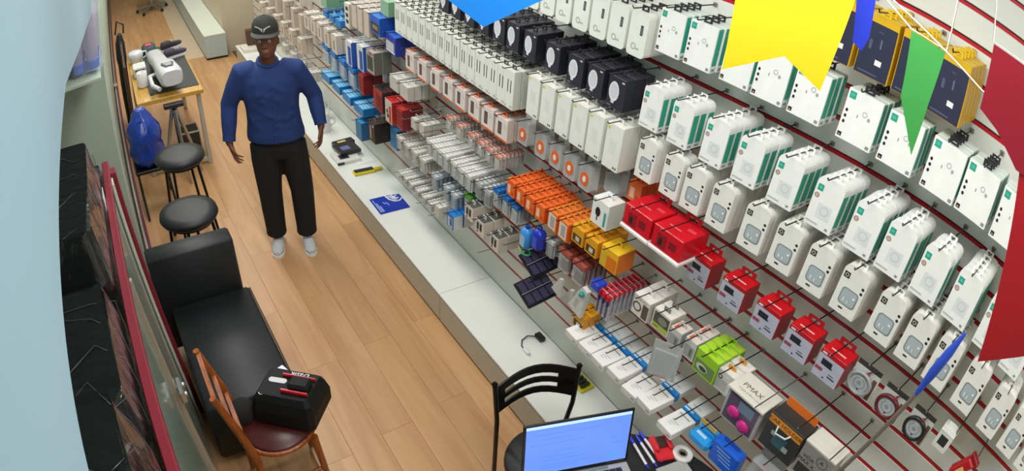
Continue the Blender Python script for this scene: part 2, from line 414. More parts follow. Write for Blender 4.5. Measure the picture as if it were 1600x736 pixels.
@kind
def dark_oval():
    w, h, d = 0.104, 0.134, 0.05
    def dec(b, f):
        b.disc(f, -0.012, 0.004, 0.03, 0.042, C('#dcdee0')); b.disc(f, -0.012, 0.006, 0.022, 0.033, C('#c9ccd2'), 0.0012)
        b.rect(f, -0.022, -0.004, -0.046, -0.034, C('#d4d6d8'), 0.001)
        b.rect(f, 0.026, 0.042, 0.05, 0.056, C('#c9cbd0')); b.rect(f, -0.044, -0.02, -0.060, -0.057, C('#8d8f99'))
    return fin(simple(w, h, d, '#2c2c38', '#23262e', '#35343f', dec), 'carton')
@kind
def white_slit():
    w, h, d = 0.076, 0.205, 0.046
    def dec(b, f):
        for u in (-0.018, 0.008): b.rect(f, u, u + 0.007, -0.015, 0.052, C('#2f3130'))
        b.rect(f, -0.034, -0.02, -0.092, -0.085, C('#9aa')); b.rect(f, 0.012, 0.034, -0.092, -0.078, C('#b9bdb8'))
    return fin(simple(w, h, d, '#e4e7de', '#d9ddd4', '#e9eadf', dec, '#4c4d48'), 'carton')
@kind
def white_plain():
    w, h, d = 0.098, 0.205, 0.05
    def dec(b, f):
        b.rect(f, -0.044, -0.026, 0.075, 0.088, C('#d8d46a'))
        for u in (0.02, 0.033): b.rect(f, u, u + 0.009, -0.092, -0.082, C('#4d504e'))
        b.rect(f, -0.02, 0.02, -0.03, 0.03, C('#dde0da'))
    return fin(simple(w, h, d, '#e7e8e0', '#dde0d6', '#efeee4', dec, '#e5e5dc'), 'carton')
@kind
def navy_yellow():
    w, h, d = 0.118, 0.185, 0.036
    def dec(b, f):
        b.rect(f, -0.056, 0.056, -0.090, 0.070, C('#2c2e45')); b.rect(f, 0.004, 0.026, -0.05, -0.034, C('#e3e0e0'), 0.001)
        b.rect(f, -0.028, -0.018, -0.01, 0.018, C('#50546e'), 0.001); b.rect(f, 0.008, 0.014, 0.0, 0.028, C('#5f6480'), 0.001); b.rect(f, -0.045, 0.02, -0.082, -0.078, C('#565a76'), 0.001)
        b.rect(f, -0.004, 0.012, 0.046, 0.05, C('#4a4e68'), 0.001)
    return fin(simple(w, h, d, '#d2a81d', '#c99b17', '#e2bf2c', dec, '#d9b41f'), 'carton')
@kind
def phone_orange():
    w, h, d = 0.118, 0.135, 0.046
    def dec(b, f):
        b.rect(f, -0.03, 0.004, -0.036, 0.036, C('#3b2f2d')); b.rect(f, -0.025, -0.001, -0.028, 0.03, C('#75594e'), 0.001)
        b.rect(f, -0.059, 0.059, -0.0675, -0.056, C('#e8622a')); b.rect(f, 0.02, 0.05, 0.01, 0.04, C('#d9cfc8')); b.rect(f, -0.055, -0.04, 0.045, 0.06, C('#d8584a'))
        for k in range(3): b.topq(h/2, -0.018 + k*0.013, -0.011 + k*0.013, -0.052, 0.03, C('#c96a5d'), 0.001)
    return fin(simple(w, h, d, '#e3ddd6', '#d9cfc6', '#ddd0c8', dec, '#e0742f'), 'carton')
@kind
def red_grey():
    w, h, d = 0.105, 0.118, 0.085
    def dec(b, f):
        b.rect(f, -0.0515, 0.0515, -0.058, 0.040, C('#b3b6c6')); b.rect(f, -0.034, 0.008, 0.0, 0.026, C('#23232c'), 0.001); b.rect(f, 0.008, 0.014, 0.002, 0.007, C('#23232c'), 0.001)
        b.rect(f, -0.048, -0.018, -0.028, -0.014, C('#9a4156'), 0.001); b.rect(f, 0.008, 0.038, -0.034, -0.028, C('#3a3a48'), 0.001); b.rect(f, 0.008, 0.03, -0.022, -0.018, C('#555'), 0.001); b.disc(f, -0.005, -0.046, 0.004, 0.004, C('#3a3a55'), 0.001)
        b.rect(f, -0.044, -0.026, 0.044, 0.052, C('#e9d7d4'), 0.001)
        b.topq(h/2, -0.02, -0.013, -0.03, 0.03, C('#f0c4c0'), 0.001)
    t = simple(w, h, d, '#b31420', '#9c1422', '#c8141f', dec, None)
    tb = tab_mesh(0.064, 0.03, '#b3121d', 0.005)
    return (t[0].mesh('carton'), [('hang_tab', tb, (0.03, 0, h/2))], w, h, d)
@kind
def red_big():
    w, h, d = 0.155, 0.115, 0.15
    b = MB(); f = -d/2
    b.cbox(-d/2, d/2, -w/2, w/2, -h/2 + 0.018, h/2, C('#cf1426', 0.3), 0.003); b.cbox(-d/2 - 0.008, d/2 - 0.002, -w/2 - 0.006, w/2 + 0.006, -h/2, -h/2 + 0.0175, C('#e6e0dc', 0.3), 0.004)
    b.rect(f, -0.05, 0.0, -0.03, 0.03, C('#8f1122')); b.rect(f, -0.04, -0.022, -0.02, 0.012, C('#3a1018'), 0.001); b.rect(f, 0.012, 0.05, -0.01, 0.025, C('#7d1020'))
    b.topq(h/2, -0.03, -0.024, -0.04, 0.02, C('#f07f85')); b.topq(h/2, 0.0, 0.02, 0.02, 0.06, C('#e34450'))
    tb = tab_mesh(0.08, 0.032, '#c01424', 0.005)
    return (b.mesh('carton'), [('hang_tab', tb, (0.06, 0, h/2))], w, h, d)
@kind
def clear_disc():
    w, h, d = 0.088, 0.13, 0.05; b = MB(); f = -d/2
    b.prism(rounded(w, h, 0.014, 3, True), -d/2, d/2 - 0.004, M_clear2, 'x')
    b.box(d/2 - 0.0035, d/2, -w/2, w/2, -h/2, h/2, C('#d8d6d0'))
    b.prism([(0.03*math.cos(a*math.pi/6) - 0.002, 0.036*math.sin(a*math.pi/6) - 0.006) for a in range(12)], f - 0.003, f - 0.0002, C('#dd6a34'), 'x')
    b.prism([(0.012*math.cos(a*math.pi/4) - 0.002, 0.016*math.sin(a*math.pi/4) - 0.006) for a in range(8)], f - 0.005, f - 0.0032, C('#e9e4df'), 'x')
    return (b.mesh('blister_pack'), [('header_card', MB().box(-0.002, 0.002, -w/2, w/2, 0, 0.022, C('#c9c8c4')).mesh('header_card'), (d/2 - 0.002, 0, h/2))], w, h, d)
@kind
def clear_grey():
    w, h, d = 0.1, 0.12, 0.05; b = MB(); f = -d/2
    b.prism(rounded(w, h, 0.014, 3, True), -d/2, d/2 - 0.004, M_clear2, 'x'); b.box(d/2 - 0.0035, d/2, -w/2, w/2, -h/2, h/2, C('#c8cccb'))
    b.box(f + 0.004, f + 0.03, -0.02, 0.02, -0.04, 0.02, C('#6d7170'))
    return (b.mesh('blister_pack'), [('header_card', MB().box(-0.002, 0.002, -w/2, w/2, 0, 0.022, C('#d0d0cc')).mesh('header_card'), (d/2 - 0.002, 0, h/2))], w, h, d)
def card(w, h, t, header, body='#c9cdcb', inner='#8f9694', stripe=None):
    """hanging blister card: clear bubble on a printed card with a coloured header"""
    def g():
        b = MB()
        b.box(t*0.25, t*0.25 + 0.0015, -w/2, w/2, -h/2, h/2 - h*0.2, C(body))
        b.cbox(-t/2, t*0.25, -w/2 + 0.004, w/2 - 0.004, -h/2 + 0.004, h/2 - h*0.26, M_clear, 0.004)
        b.cbox(-t*0.3, t*0.2, -w*0.28, w*0.28, -h*0.4, h*0.1, C(inner), 0.003)
        hb = MB().box(-t/2, t*0.25 + 0.0015, -w/2, w/2, 0, h*0.2, C(header))
        if stripe: hb.rect(-t/2, -w/2, w/2, h*0.05, h*0.15, C(stripe)).topq(h*0.2, -t/2, -t*0.1, -w/2, w/2, C(stripe))
        hd = hb.mesh('header_card')
        return (b.mesh('blister_pack'), [('header_card', hd, (0, 0, h/2 - h*0.2))], w, h, t)
    return g
KINDS['hdr_white'] = card(0.07, 0.12, 0.021, '#efeeea', '#e2e2de', '#c5c9c8'); KINDS['hdr_low'] = card(0.08, 0.11, 0.023, '#e8e6df', '#dedcd4', '#c2c0b8')
KINDS['hdr_small'] = card(0.058, 0.075, 0.02, '#f0efea', '#dfe0dc', '#c0c3c1'); KINDS['hdr_orange'] = card(0.06, 0.09, 0.02, '#e6ddd4', '#dad4cc', '#c9bfb5', '#d9562c')
KINDS['hdr_grey'] = card(0.07, 0.12, 0.024, '#c9ccca', '#b5b9b8', '#55595a'); KINDS['hdr_blue'] = card(0.06, 0.12, 0.024, '#1f77c4', '#c5ccd2', '#9aa5ab')
KINDS['grey_blue'] = card(0.065, 0.12, 0.03, '#c9d4da', '#4a7fb0', '#8c9aa3'); KINDS['green_head'] = card(0.08, 0.12, 0.03, '#4f9a3a', '#b9beb8', '#6d726b')
KINDS['clear_pink'] = card(0.09, 0.13, 0.03, '#a8584a', '#8d3f3a', '#4a2226'); KINDS['clear_plain'] = card(0.06, 0.11, 0.025, '#d8dad8')
KINDS['blue_soft'] = card(0.13, 0.17, 0.035, '#2a84d8', '#2f8fe0', '#9fc0dc')
def sim(*a, **k):
    return lambda: fin(simple(*a, **k), 'carton')
def D_orange(b, f): b.rect(f, -0.026, 0.0, -0.03, 0.02, C('#f6c9a6')); b.rect(f, 0.008, 0.028, -0.035, -0.01, C('#d9531f'))
KINDS['orange_box'] = sim(0.075, 0.095, 0.034, '#ee6a2a', '#e25a20', '#f47a33', D_orange, '#ee6a2a')
def D_oframe(b, f): b.rect(f, -0.03, 0.03, -0.044, 0.042, C('#e9d9c6')); b.rect(f, -0.014, 0.02, -0.034, 0.03, C('#a9aaa8'), 0.001)
KINDS['orange_frame'] = sim(0.075, 0.105, 0.034, '#e8702c', '#e2641f', '#ee8a3f', D_oframe, '#ee8a2a')
def D_yel(b, f): b.rect(f, -0.032, 0.032, -0.035, 0.005, C('#4d4133')); b.rect(f, -0.01, 0.018, -0.028, -0.004, C('#cfc8b8'), 0.001)
KINDS['yellow_box'] = sim(0.085, 0.09, 0.035, '#e3a21f', '#d98f1b', '#eda92a', D_yel, '#e5a422')
def D_yt(b, f): b.rect(f, -0.012, 0.05, -0.05, 0.02, C('#e2761d')); b.rect(f, -0.05, -0.018, -0.045, 0.03, C('#d6b53a'))
KINDS['yellow_tall'] = sim(0.11, 0.11, 0.11, '#edb51f', '#e0741c', '#f2c62b', D_yt, '#edc02a')
def D_headset(b, f):
    b.disc(f, -0.012, 0.004, 0.017, 0.024, C('#1d1f20')); b.rect(f, -0.017, -0.01, -0.042, -0.018, C('#1d1f20')); b.rect(f, -0.046, -0.034, 0.044, 0.056, C(TEAL))
    b.rect(f, 0.026, 0.046, -0.055, 0.03, C('#cfe3da')); b.rect(f, 0.03, 0.042, -0.05, 0.02, C(TEAL), 0.001)
KINDS['headset_box'] = sim(0.11, 0.13, 0.095, WHT, '#dbe9e2', '#f1f2ee', D_headset, '#efefe8')
def D_bw(b, f):
    b.rect(f, -0.028, -0.006, -0.02, 0.03, C('#2a2b2a')); b.rect(f, 0.004, 0.026, -0.02, 0.03, C('#2a2b2a')); b.rect(f, -0.035, 0.03, 0.034, 0.042, C('#c9cfc6')); b.disc(f, -0.02, -0.034, 0.008, 0.006, C('#1f2020'))
KINDS['white_black_win'] = sim(0.09, 0.1, 0.07, '#ddd8cc', '#cfc8ba', '#565652', D_bw, '#d8d4c9')
def D_bb(b, f): b.rect(f, -0.03, 0.03, -0.045, 0.03, C('#c9d3da')); b.rect(f, -0.004, 0.024, -0.03, 0.024, C('#2a6fc0'), 0.001)
KINDS['blue_box'] = sim(0.085, 0.105, 0.07, '#2373c6', '#d3d8da', '#2c84d4', D_bb, '#2c84d4')
KINDS['white_small'] = sim(0.07, 0.08, 0.06, '#d6d3c9', '#c9c6bc', '#e2e0d8', None, '#d0cec6')
def D_circle(b, f): b.ring(f, -0.02, -0.004, 0.018, 0.026, C('#55524e')); b.rect(f, 0.012, 0.046, -0.046, 0.03, C('#5c534a')); b.rect(f, -0.045, 0.03, 0.036, 0.046, C('#c9b9a5'))
KINDS['circle_box'] = sim(0.1, 0.11, 0.085, '#dedad2', '#d3cdc3', '#efece6', D_circle, '#efece6')
def D_gwin(b, f): b.rect(f, -0.043, 0.043, -0.045, 0.04, C('#57564a')); b.rect(f, -0.043, 0.043, -0.045, -0.018, C('#b3c24e'), 0.001); b.disc(f, 0.008, 0.008, 0.026, 0.02, C('#8b8a80'), 0.0012); b.rect(f, -0.035, -0.008, -0.034, -0.03, C('#2f3a22'), 0.0016)
KINDS['lime_window'] = sim(0.1, 0.105, 0.045, '#e4e2d4', '#d9d6c6', '#efede2', D_gwin, '#777')
def D_stripe(b, f): b.rect(f, -0.026, 0.026, -0.04, 0.02, C('#a3a8a6')); b.rect(f, 0.004, 0.018, -0.03, 0.01, C('#6d7a62'), 0.001); b.topq(0.05, -0.03, 0.03, -0.022, -0.008, C('#d9603c'), 0.001)
KINDS['small_pack'] = sim(0.062, 0.1, 0.07, '#d0d0cc', '#bfc1be', '#e9dcd2', D_stripe, '#c9c9c4')
def D_lime(b, f): b.rect(f, -0.05, 0.05, -0.05, 0.012, C('#6f8a55')); b.disc(f, -0.012, -0.02, 0.03, 0.02, C('#c7d2ba'), 0.001); b.disc(f, -0.006, -0.022, 0.02, 0.012, C('#3f4d38'), 0.0014)
KINDS['lime_box'] = sim(0.115, 0.12, 0.038, '#9ccf2e', '#7fb325', '#b4e03a', D_lime, '#a6dd2c')
def D_wo(b, f): b.rect(f, -0.04, 0.02, -0.04, 0.01, C('#c6c4bd')); b.ring(f, -0.02, 0.02, 0.006, 0.011, C('#3a3936'))
KINDS['white_orange'] = sim(0.1, 0.11, 0.06, '#e3e0d8', '#d8b48c', '#f0eee8', D_wo, '#e9a02c')
KINDS['grey_stack'] = sim(0.13, 0.1, 0.05, '#cfcdc6', '#c5c2ba', '#dddbd5', None, '#d5d3cc')
def D_fw(b, f): b.rect(f, -0.008, 0.02, -0.05, 0.03, C('#8d7d72')); b.rect(f, -0.05, -0.03, -0.06, 0.06, C('#d9d3ca'))
KINDS['far_white'] = sim(0.12, 0.16, 0.06, '#ddd2c5', '#cfc2b3', '#e9e2d8', D_fw, '#cfc6bc')
KINDS['far_blue_flat'] = sim(0.11, 0.06, 0.06, '#2f86cf', '#2a74bb', '#4aa0e0', None, '#d5dde2')
def D_wb(b, f): b.rect(f, -0.01, 0.05, -0.09, 0.06, C('#2457b4'))
KINDS['far_white_blue'] = sim(0.12, 0.2, 0.06, '#d9dde0', '#2a62c0', '#e5e8ea', D_wb, '#e5e8ea')
def D_pic(b, f):
    for v in (-0.06, -0.01, 0.04): b.rect(f, -0.02, 0.03, v, v + 0.03, C('#2d2b26'))
KINDS['far_pic'] = sim(0.09, 0.19, 0.06, '#dcdccb', '#c9c3b5', '#e3e2d5', D_pic, '#d0d0c5')
KINDS['far_beige'] = sim(0.09, 0.19, 0.05, '#cdbfb2', '#c2b3a6', '#dcd3c8', None, '#d0c8bd')
def D_fb(b, f): b.rect(f, -0.07, 0.07, -0.05, 0.015, C('#3c3a33')); b.rect(f, -0.04, 0.05, -0.03, 0.0, C('#8f7f66'), 0.001)
KINDS['far_blue'] = sim(0.17, 0.13, 0.1, '#2061c4', '#1c4fa8', '#2f7fd8', D_fb, '#2a6fc8')
def D_fb2(b, f): b.rect(f, -0.07, 0.06, -0.04, 0.02, C('#c7c9c4')); b.rect(f, -0.07, 0.07, -0.055, -0.042, C('#e3e3e0'))
KINDS['far_blue_white'] = sim(0.17, 0.13, 0.08, '#2b3fae', '#22338f', '#3a6fd0', D_fb2, '#2a50b8')
def D_fc(b, f): b.rect(f, -0.05, 0.05, -0.06, 0.05, C('#4a4f4a')); b.rect(f, -0.02, 0.04, 0.06, 0.075, C('#b8352c'))
KINDS['far_clear'] = sim(0.13, 0.17, 0.07, '#a9aca4', '#6f736d', '#b9bbb4', D_fc, '#a33')
KINDS['far_green'] = sim(0.13, 0.1, 0.06, '#8fb39a', '#6d9a7a', '#9fd0ac', None, '#7fae8c')
def D_frb(b, f): b.rect(f, -0.03, 0.07, -0.07, 0.05, C('#7a1a22'))
KINDS['far_red_black'] = sim(0.17, 0.17, 0.07, '#b02530', '#2a2224', '#3a3636', D_frb, '#2a2a2a')
def D_fwr(b, f): b.rect(f, 0.01, 0.045, -0.08, 0.05, C('#c2482f')); b.disc(f, -0.02, 0.0, 0.014, 0.016, C('#2b2625')); b.disc(f, -0.01, -0.035, 0.016, 0.016, C('#2b2625'))
KINDS['far_white_red'] = sim(0.11, 0.18, 0.08, '#d9cfc4', '#b52a2a', '#d22c30', D_fwr, '#c22')
def D_fr2(b, f):
    for v in (-0.05, -0.02, 0.01, 0.04): b.rect(f, -0.045, 0.045, v, v + 0.012, C('#3a2a2a'))
KINDS['far_red'] = sim(0.1, 0.16, 0.08, '#b02a2e', '#7c2226', '#c93b38', D_fr2, '#a22')
def D_tray(b, f):
    for k in range(4): b.topq(0.035, -0.05 + k*0.026, -0.034 + k*0.026, -0.08, 0.08, C('#9fd4f2'), 0.001)
KINDS['far_tray'] = sim(0.19, 0.07, 0.11, '#2a8fd6', '#2277b4', '#3fa8ea', D_tray, None)
KINDS['far_blue_pack'] = sim(0.12, 0.16, 0.08, '#2b7fb8', '#225f8d', '#3f9ad0', None, '#2b7fb8')
def D_blk(b, f): b.rect(f, -0.03, -0.01, -0.06, 0.05, C('#b9b5b0')); b.disc(f, 0.03, 0.06, 0.012, 0.012, C('#d5d0ca'))
KINDS['far_black'] = sim(0.12, 0.17, 0.06, '#2d2a28', '#25221f', '#4a423c', D_blk, '#777')
def D_max(b, f):
    b.rect(f, -0.066, 0.066, -0.066, 0.052, C('#5d5068', 0.25)); b.rect(f, -0.01, 0.05, 0.0, 0.045, C('#6d8090', 0.25), 0.001)
KINDS['white_case'] = sim(0.075, 0.1, 0.06, '#e0ded6', '#cfcdc5', '#ecebe6', D_wo, '#bbb')
# ------------------------------------------------------------------ hooks and stacks
_hooks = {}
SLOT = {'red_grey': 0.015, 'red_big': 0.016, 'teal_tab': 0.009, 'white_window': 0.009}
def hook_mesh(L, bright):
    key = (round(L, 3), bright)
    if key not in _hooks:
        m = M_wire_l if bright else M_wire
        w = MB().tube([(0, 0, 0), (-L*0.5, 0, 0.002), (-L, 0, 0.006), (-L - 0.008, 0, 0.016)], 0.0026, m, 6).mesh('wire')
        p = MB().cbox(-0.006, 0.0, -0.009, 0.009, -0.008, 0.008, mat('hook_plate', '#8d8782', 0.4, 0.3), 0.002).mesh('back_plate')
        _hooks[key] = (w, p)
    return _hooks[key]
def hook(y, z, L, label, group, bright=False, cat='display hook'):
    w, p = hook_mesh(L, bright)
    t = thing('display_hook', label, cat, (XW - 0.001, y, z), (0, 0, 0), group)
    place('wire', w, t, (-0.006, 0, 0)); place('back_plate', p, t)
    return t
def stack(k, name, y, z, n, X, desc, where, cat, gap=0.004, hk=True, bright=False, yaw=0.0, ext=0.045, group=None, tilt=0.03):
    """n equal packs one behind the other on one hook; y, z is the middle of the front pack, X its front face"""
    me, parts, w, h, d = get(k)
    grp = group or ('packs on ' + where.split(' hook of ')[-1].replace('hook of ', ''))
    for i in range(n):
        a = yaw + random.uniform(-tilt, tilt)
        x = X + d/2 + i*(d + gap)
        if x + d/2 > XW - 0.008: break
        lab = f'{desc}, frontmost on {where}' if i == 0 else f'{desc}, {ORD[i]} back, {where}'
        if n == 1: lab = f'{desc} on {where}'
        if len(lab.replace('-', ' ').split()) > 16: print('LONG', len(lab.split()), lab)
        t = place(name, me, None, (x, y + random.uniform(-0.002, 0.002), z + random.uniform(-0.001, 0.001)), (0, 0, a), lab, cat, grp)
        for pn, pm, pl in parts: place(pn, pm, t, pl)
    if hk:
        top = z + h/2 + SLOT.get(k, 0.011 if parts and parts[0][0] == 'hang_tab' else 0.004)
        hook(y, top, XW - 0.008 - X + ext, f'thin wire display hook of {where}', 'display hooks with stock', bright)
def run(k, name, ys, z, n, X, desc, rowname, cat, **kw):
    for i, y in enumerate(ys):
        nn = n[i % len(n)] if isinstance(n, (list, tuple)) else n
        zz = z[i] if isinstance(z, (list, tuple)) else z
        where = f'{ORD[i]} hook of {rowname}' if len(ys) > 1 else f'hook of {rowname}'
        stack(k, name, y, zz, nn, X, desc, where, cat, **kw)
# upper rows
run('navy_yellow', 'accessory_carton', [0.903, 0.767, 0.638, 0.514], 2.633, [4, 5, 4, 5], 1.761, 'navy fronted yellow carton', 'the yellow carton row', 'box')
run('teal_tall', 'earphone_carton', [1.53, 1.385, 1.22, 1.086, 0.942, 0.757, 0.612, 0.457, 0.324, 0.184, 0.048], 2.410, [4, 3, 4, 4, 3, 4, 3, 4], 1.761, 'white green-spined carton', 'the top green-spined row', 'box')
run('white_round', 'charger_carton', [2.374, 2.259, 2.145, 2.03, 1.916, 1.802, 1.688], 2.359, [4, 3, 4, 4, 3], 1.761, 'rounded white carton', 'the top white carton row', 'box')
run('teal_tab', 'cable_carton', [1.538, 1.384, 1.22, 1.068, 0.916, 0.763, 0.621, 0.498, 0.364, 0.232, 0.092, -0.043], 2.119, [4, 3, 5, 4, 4, 4, 5], 1.751, 'round topped green-spined carton', 'the second green-spined row', 'box')
run('dark_oval', 'headphone_carton', [3.188, 3.054, 2.91, 2.765, 2.62, 2.496, 2.35, 2.174, 2.008, 1.873, 1.738], 2.103, [4, 4, 3, 4], 1.751, 'black headphone carton', 'the black carton row', 'box')
run('white_window', 'gadget_carton', [1.508, 1.365, 1.254, 1.122, 0.971, 0.841, 0.71, 0.579, 0.437, 0.314, 0.192, 0.053, -0.091, -0.22, -0.342], 1.907, [4, 2, 3, 4, 4, 5, 4, 4, 4, 4], 1.751, 'grey windowed white carton', 'the windowed white row', 'box')
run('white_slit', 'lamp_carton', [3.789, 3.703, 3.616, 3.529, 3.442, 3.36, 3.278, 3.196, 3.114, 3.026, 2.939, 2.857, 2.774, 2.702, 2.629, 2.551, 2.474], 1.840, [4], 1.741, 'white carton with black slits', 'the slitted white row', 'box')
run('white_plain', 'adapter_carton', [2.275, 2.16, 2.041, 1.927, 1.813, 1.694], 1.879, [4, 3, 4, 3, 4, 4], 1.741, 'tall plain white carton', 'the plain white row', 'box')
# fourth row
run('phone_orange', 'phone_mount_carton', [3.66, 3.487, 3.313, 3.149, 2.995, 2.84, 2.696, 2.551], 1.587, [4, 3, 4], 1.761, 'phone picture carton', 'the orange edged row', 'box')
run('clear_disc', 'blister_pack', [2.381, 2.226, 2.102, 1.988, 1.875], 1.630, [3], 1.781, 'orange disc blister pack', 'the orange disc row', 'blister pack')
run('clear_grey', 'blister_pack', [1.731], 1.667, [2], 1.821, 'clear grey blister pack', 'the rail beside the orange discs', 'blister pack')
run('orange_box', 'accessory_carton', [1.601], 1.684, [3], 1.831, 'small orange carton', 'the rail above the red boxes', 'box')
run('headset_box', 'headset_carton', [1.687], 1.552, [1], 1.731, 'white headset carton', 'the rail left of the red boxes', 'box')
run('red_big', 'red_gift_carton', [1.415, 1.25], 1.685, [1], 1.671, 'bright red carton', 'the pair of big red boxes', 'box', yaw=0.0)
run('red_grey', 'radio_carton', [1.135, 0.971, 0.812, 0.668, 0.533], 1.602, [1], 1.761, 'red carton with grey front', 'the red and grey row', 'box')
# lower rows, far left to near
run('hdr_orange', 'blister_pack', [3.131, 3.008, 2.864, 2.761, 2.668, 2.575], 1.366, [7, 6, 7], 1.761, 'slim pack with orange header', 'the orange header row', 'blister pack', gap=0.006, bright=True)
run('hdr_white', 'blister_pack', [3.312, 3.235, 3.164, 3.087, 2.985, 2.892, 2.81], 1.121, [9, 8, 9], 1.721, 'slim pack with white header', 'the white header row', 'blister pack', gap=0.001, bright=True)
run('hdr_low', 'blister_pack', [3.819, 3.698, 3.577, 3.455], 0.917, [8], 1.741, 'pale pack with cream header', 'the cream header row', 'blister pack', gap=0.001, bright=True)
run('hdr_small', 'blister_pack', [3.77, 3.689, 3.598, 3.497, 3.396, 3.294], 0.669, [8], 1.721, 'tiny pack with white header', 'the lowest small pack row', 'blister pack', gap=0.001, bright=True)
run('hdr_grey', 'blister_pack', [2.715, 2.618], 1.110, [6], 1.741, 'clear pack with grey header', 'the grey header hooks', 'blister pack')
run('hdr_blue', 'blister_pack', [2.528, 2.436, 2.343], 1.160, [6], 1.741, 'clear pack with blue header', 'the blue header hooks', 'blister pack')
run('grey_blue', 'blister_pack', [3.258, 3.095, 2.992], 0.883, [5], 1.731, 'clear pack on blue card', 'the blue card hooks', 'blister pack')
run('green_head', 'blister_pack', [2.836], 0.951, [5], 1.741, 'clear pack with green header', 'the rail beside the blue cards', 'blister pack')
run('white_black_win', 'socket_carton', [2.713, 2.586, 2.425], [0.975, 0.946, 0.937], [2], 1.681, 'cream carton with black squares', 'the black square row', 'box')
run('blue_box', 'adapter_carton', [2.932], 0.783, [2], 1.681, 'blue and white carton', 'the low rail above the white plinth', 'box')
run('white_small', 'adapter_carton', [3.118], 0.753, [2], 1.681, 'small cream carton', 'the low rail left of the blue box', 'box')
run('orange_box', 'accessory_carton', [2.361, 2.273, 2.186, 2.098], 1.320, [6, 6, 6, 6], 1.721, 'bright orange carton', 'the orange carton row', 'box', tilt=0.015)
run('orange_frame', 'accessory_carton', [1.992, 1.905], 1.330, [5], 1.721, 'orange carton with cream frame', 'the orange framed pair', 'box')
run('yellow_box', 'accessory_carton', [1.799, 1.697], 1.366, [5], 1.721, 'amber carton with dark picture', 'the amber pair', 'box')
run('yellow_tall', 'accessory_carton', [1.572], 1.376, [1], 1.721, 'big yellow and orange carton', 'the rail left of the red pens', 'box')
run('clear_pink', 'blister_pack', [1.891, 1.779], 1.143, [5], 1.741, 'clear pack on dark red card', 'the dark red card hooks', 'blister pack')
run('clear_plain', 'blister_pack', [2.04], 1.118, [4], 1.761, 'plain clear blister pack', 'the rail beside the blue bottles', 'blister pack')
run('circle_box', 'speaker_carton', [1.348], 1.253, [2], 1.741, 'pale carton with grey circle', 'the rail right of the red pens', 'box')
run('lime_window', 'watch_carton', [1.23], 1.255, [2], 1.751, 'cream lime window carton', 'the rail right of the circle carton', 'box')
run('small_pack', 'accessory_carton', [1.137, 1.056], [1.243, 1.253], [1, 2], 1.741, 'small orange striped carton', 'the pair left of the lime cartons', 'box')
run('lime_box', 'accessory_carton', [0.962], 1.238, [4], 1.741, 'bright lime green carton', 'the lime carton hook', 'box')
run('white_orange', 'accessory_carton', [0.87], 1.227, [2], 1.751, 'white carton with orange tab', 'the rail right of the lime cartons', 'box')
run('yellow_box', 'accessory_carton', [1.671], 0.924, [3], 1.701, 'yellow carton', 'the rail beside white flat boxes', 'box')
# far section
run('far_white', 'accessory_carton', [5.772, 5.593, 5.414, 5.235, 5.056], 1.276, [2], 1.741, 'cream carton', 'the far cream row', 'box')
run('far_blue_flat', 'accessory_carton', [5.341, 5.191, 5.041], 1.449, [3], 1.781, 'flat blue pack', 'the far flat blue row', 'box', hk=True)
run('far_white_blue', 'accessory_carton', [4.723, 4.484], [1.301, 1.342], [3], 1.741, 'tall white and blue carton', 'the far blue panel pair', 'box')
run('far_pic', 'accessory_carton', [4.708], 1.605, [3], 1.741, 'tall cream picture carton', 'the far upper rail', 'box')
run('far_beige', 'accessory_carton', [4.558, 4.447, 4.326], 1.647, [4], 1.741, 'tall beige carton', 'the far beige row', 'box')
run('far_green', 'accessory_carton', [5.302, 4.037], [1.571, 1.835], [3], 1.761, 'pale green carton', 'the far upper green pair', 'box')
run('far_blue', 'accessory_carton', [4.143], 1.692, [2], 1.731, 'wide blue picture carton', 'the rail left of the slitted cartons', 'box')
run('far_blue_white', 'accessory_carton', [3.957], 1.608, [2], 1.761, 'deep blue and white carton', 'the rail below the slitted cartons', 'box')
run('far_clear', 'accessory_carton', [4.287], 1.373, [2], 1.741, 'grey carton with dark window', 'the rail below the wide blue carton', 'box')
run('blue_soft', 'blister_pack', [5.3, 5.112, 4.914, 4.705], 1.104, [4], 1.741, 'blue soft pack', 'the far soft blue row', 'blister pack')
run('far_red', 'accessory_carton', [4.543], 1.103, [2], 1.761, 'red carton with dark bars', 'the rail after the soft blue packs', 'box')
run('far_tray', 'accessory_tray', [5.322, 5.066, 4.82, 4.562], 0.885, [2], 1.731, 'ridged bright blue tray pack', 'the far blue tray row', 'tray', hk=True)
run('far_red_black', 'accessory_carton', [4.174], 1.120, [2], 1.741, 'red and black carton', 'the rail beside the grey pale stacks', 'box')
run('far_white_red', 'accessory_carton', [3.963], 1.113, [2], 1.731, 'white and red carton', 'the rail beside red and black', 'box')
run('far_red', 'accessory_carton', [3.802], 1.122, [2], 1.741, 'red carton with dark stripes', 'the rail before the white cartons', 'box')
run('far_blue_pack', 'accessory_carton', [4.559], 0.705, [2], 1.721, 'dull blue carton', 'the low rail below the blue trays', 'box')
run('far_black', 'accessory_carton', [4.278], 0.812, [3], 1.721, 'black carton with grey print', 'the rail right of dull blue', 'box')
run('grey_stack', 'accessory_carton', [3.879, 3.717], 1.357, [4], 1.741, 'wide pale grey carton', 'the pale grey pair', 'box')
run('white_small', 'adapter_carton', [3.617, 3.493], [1.158, 1.169], [2], 1.761, 'small white carton', 'the small white pair', 'box')
run('far_blue_pack', 'accessory_carton', [4.043], 0.843, [1], 1.801, 'short blue carton', 'the low rail below the red cartons', 'box')
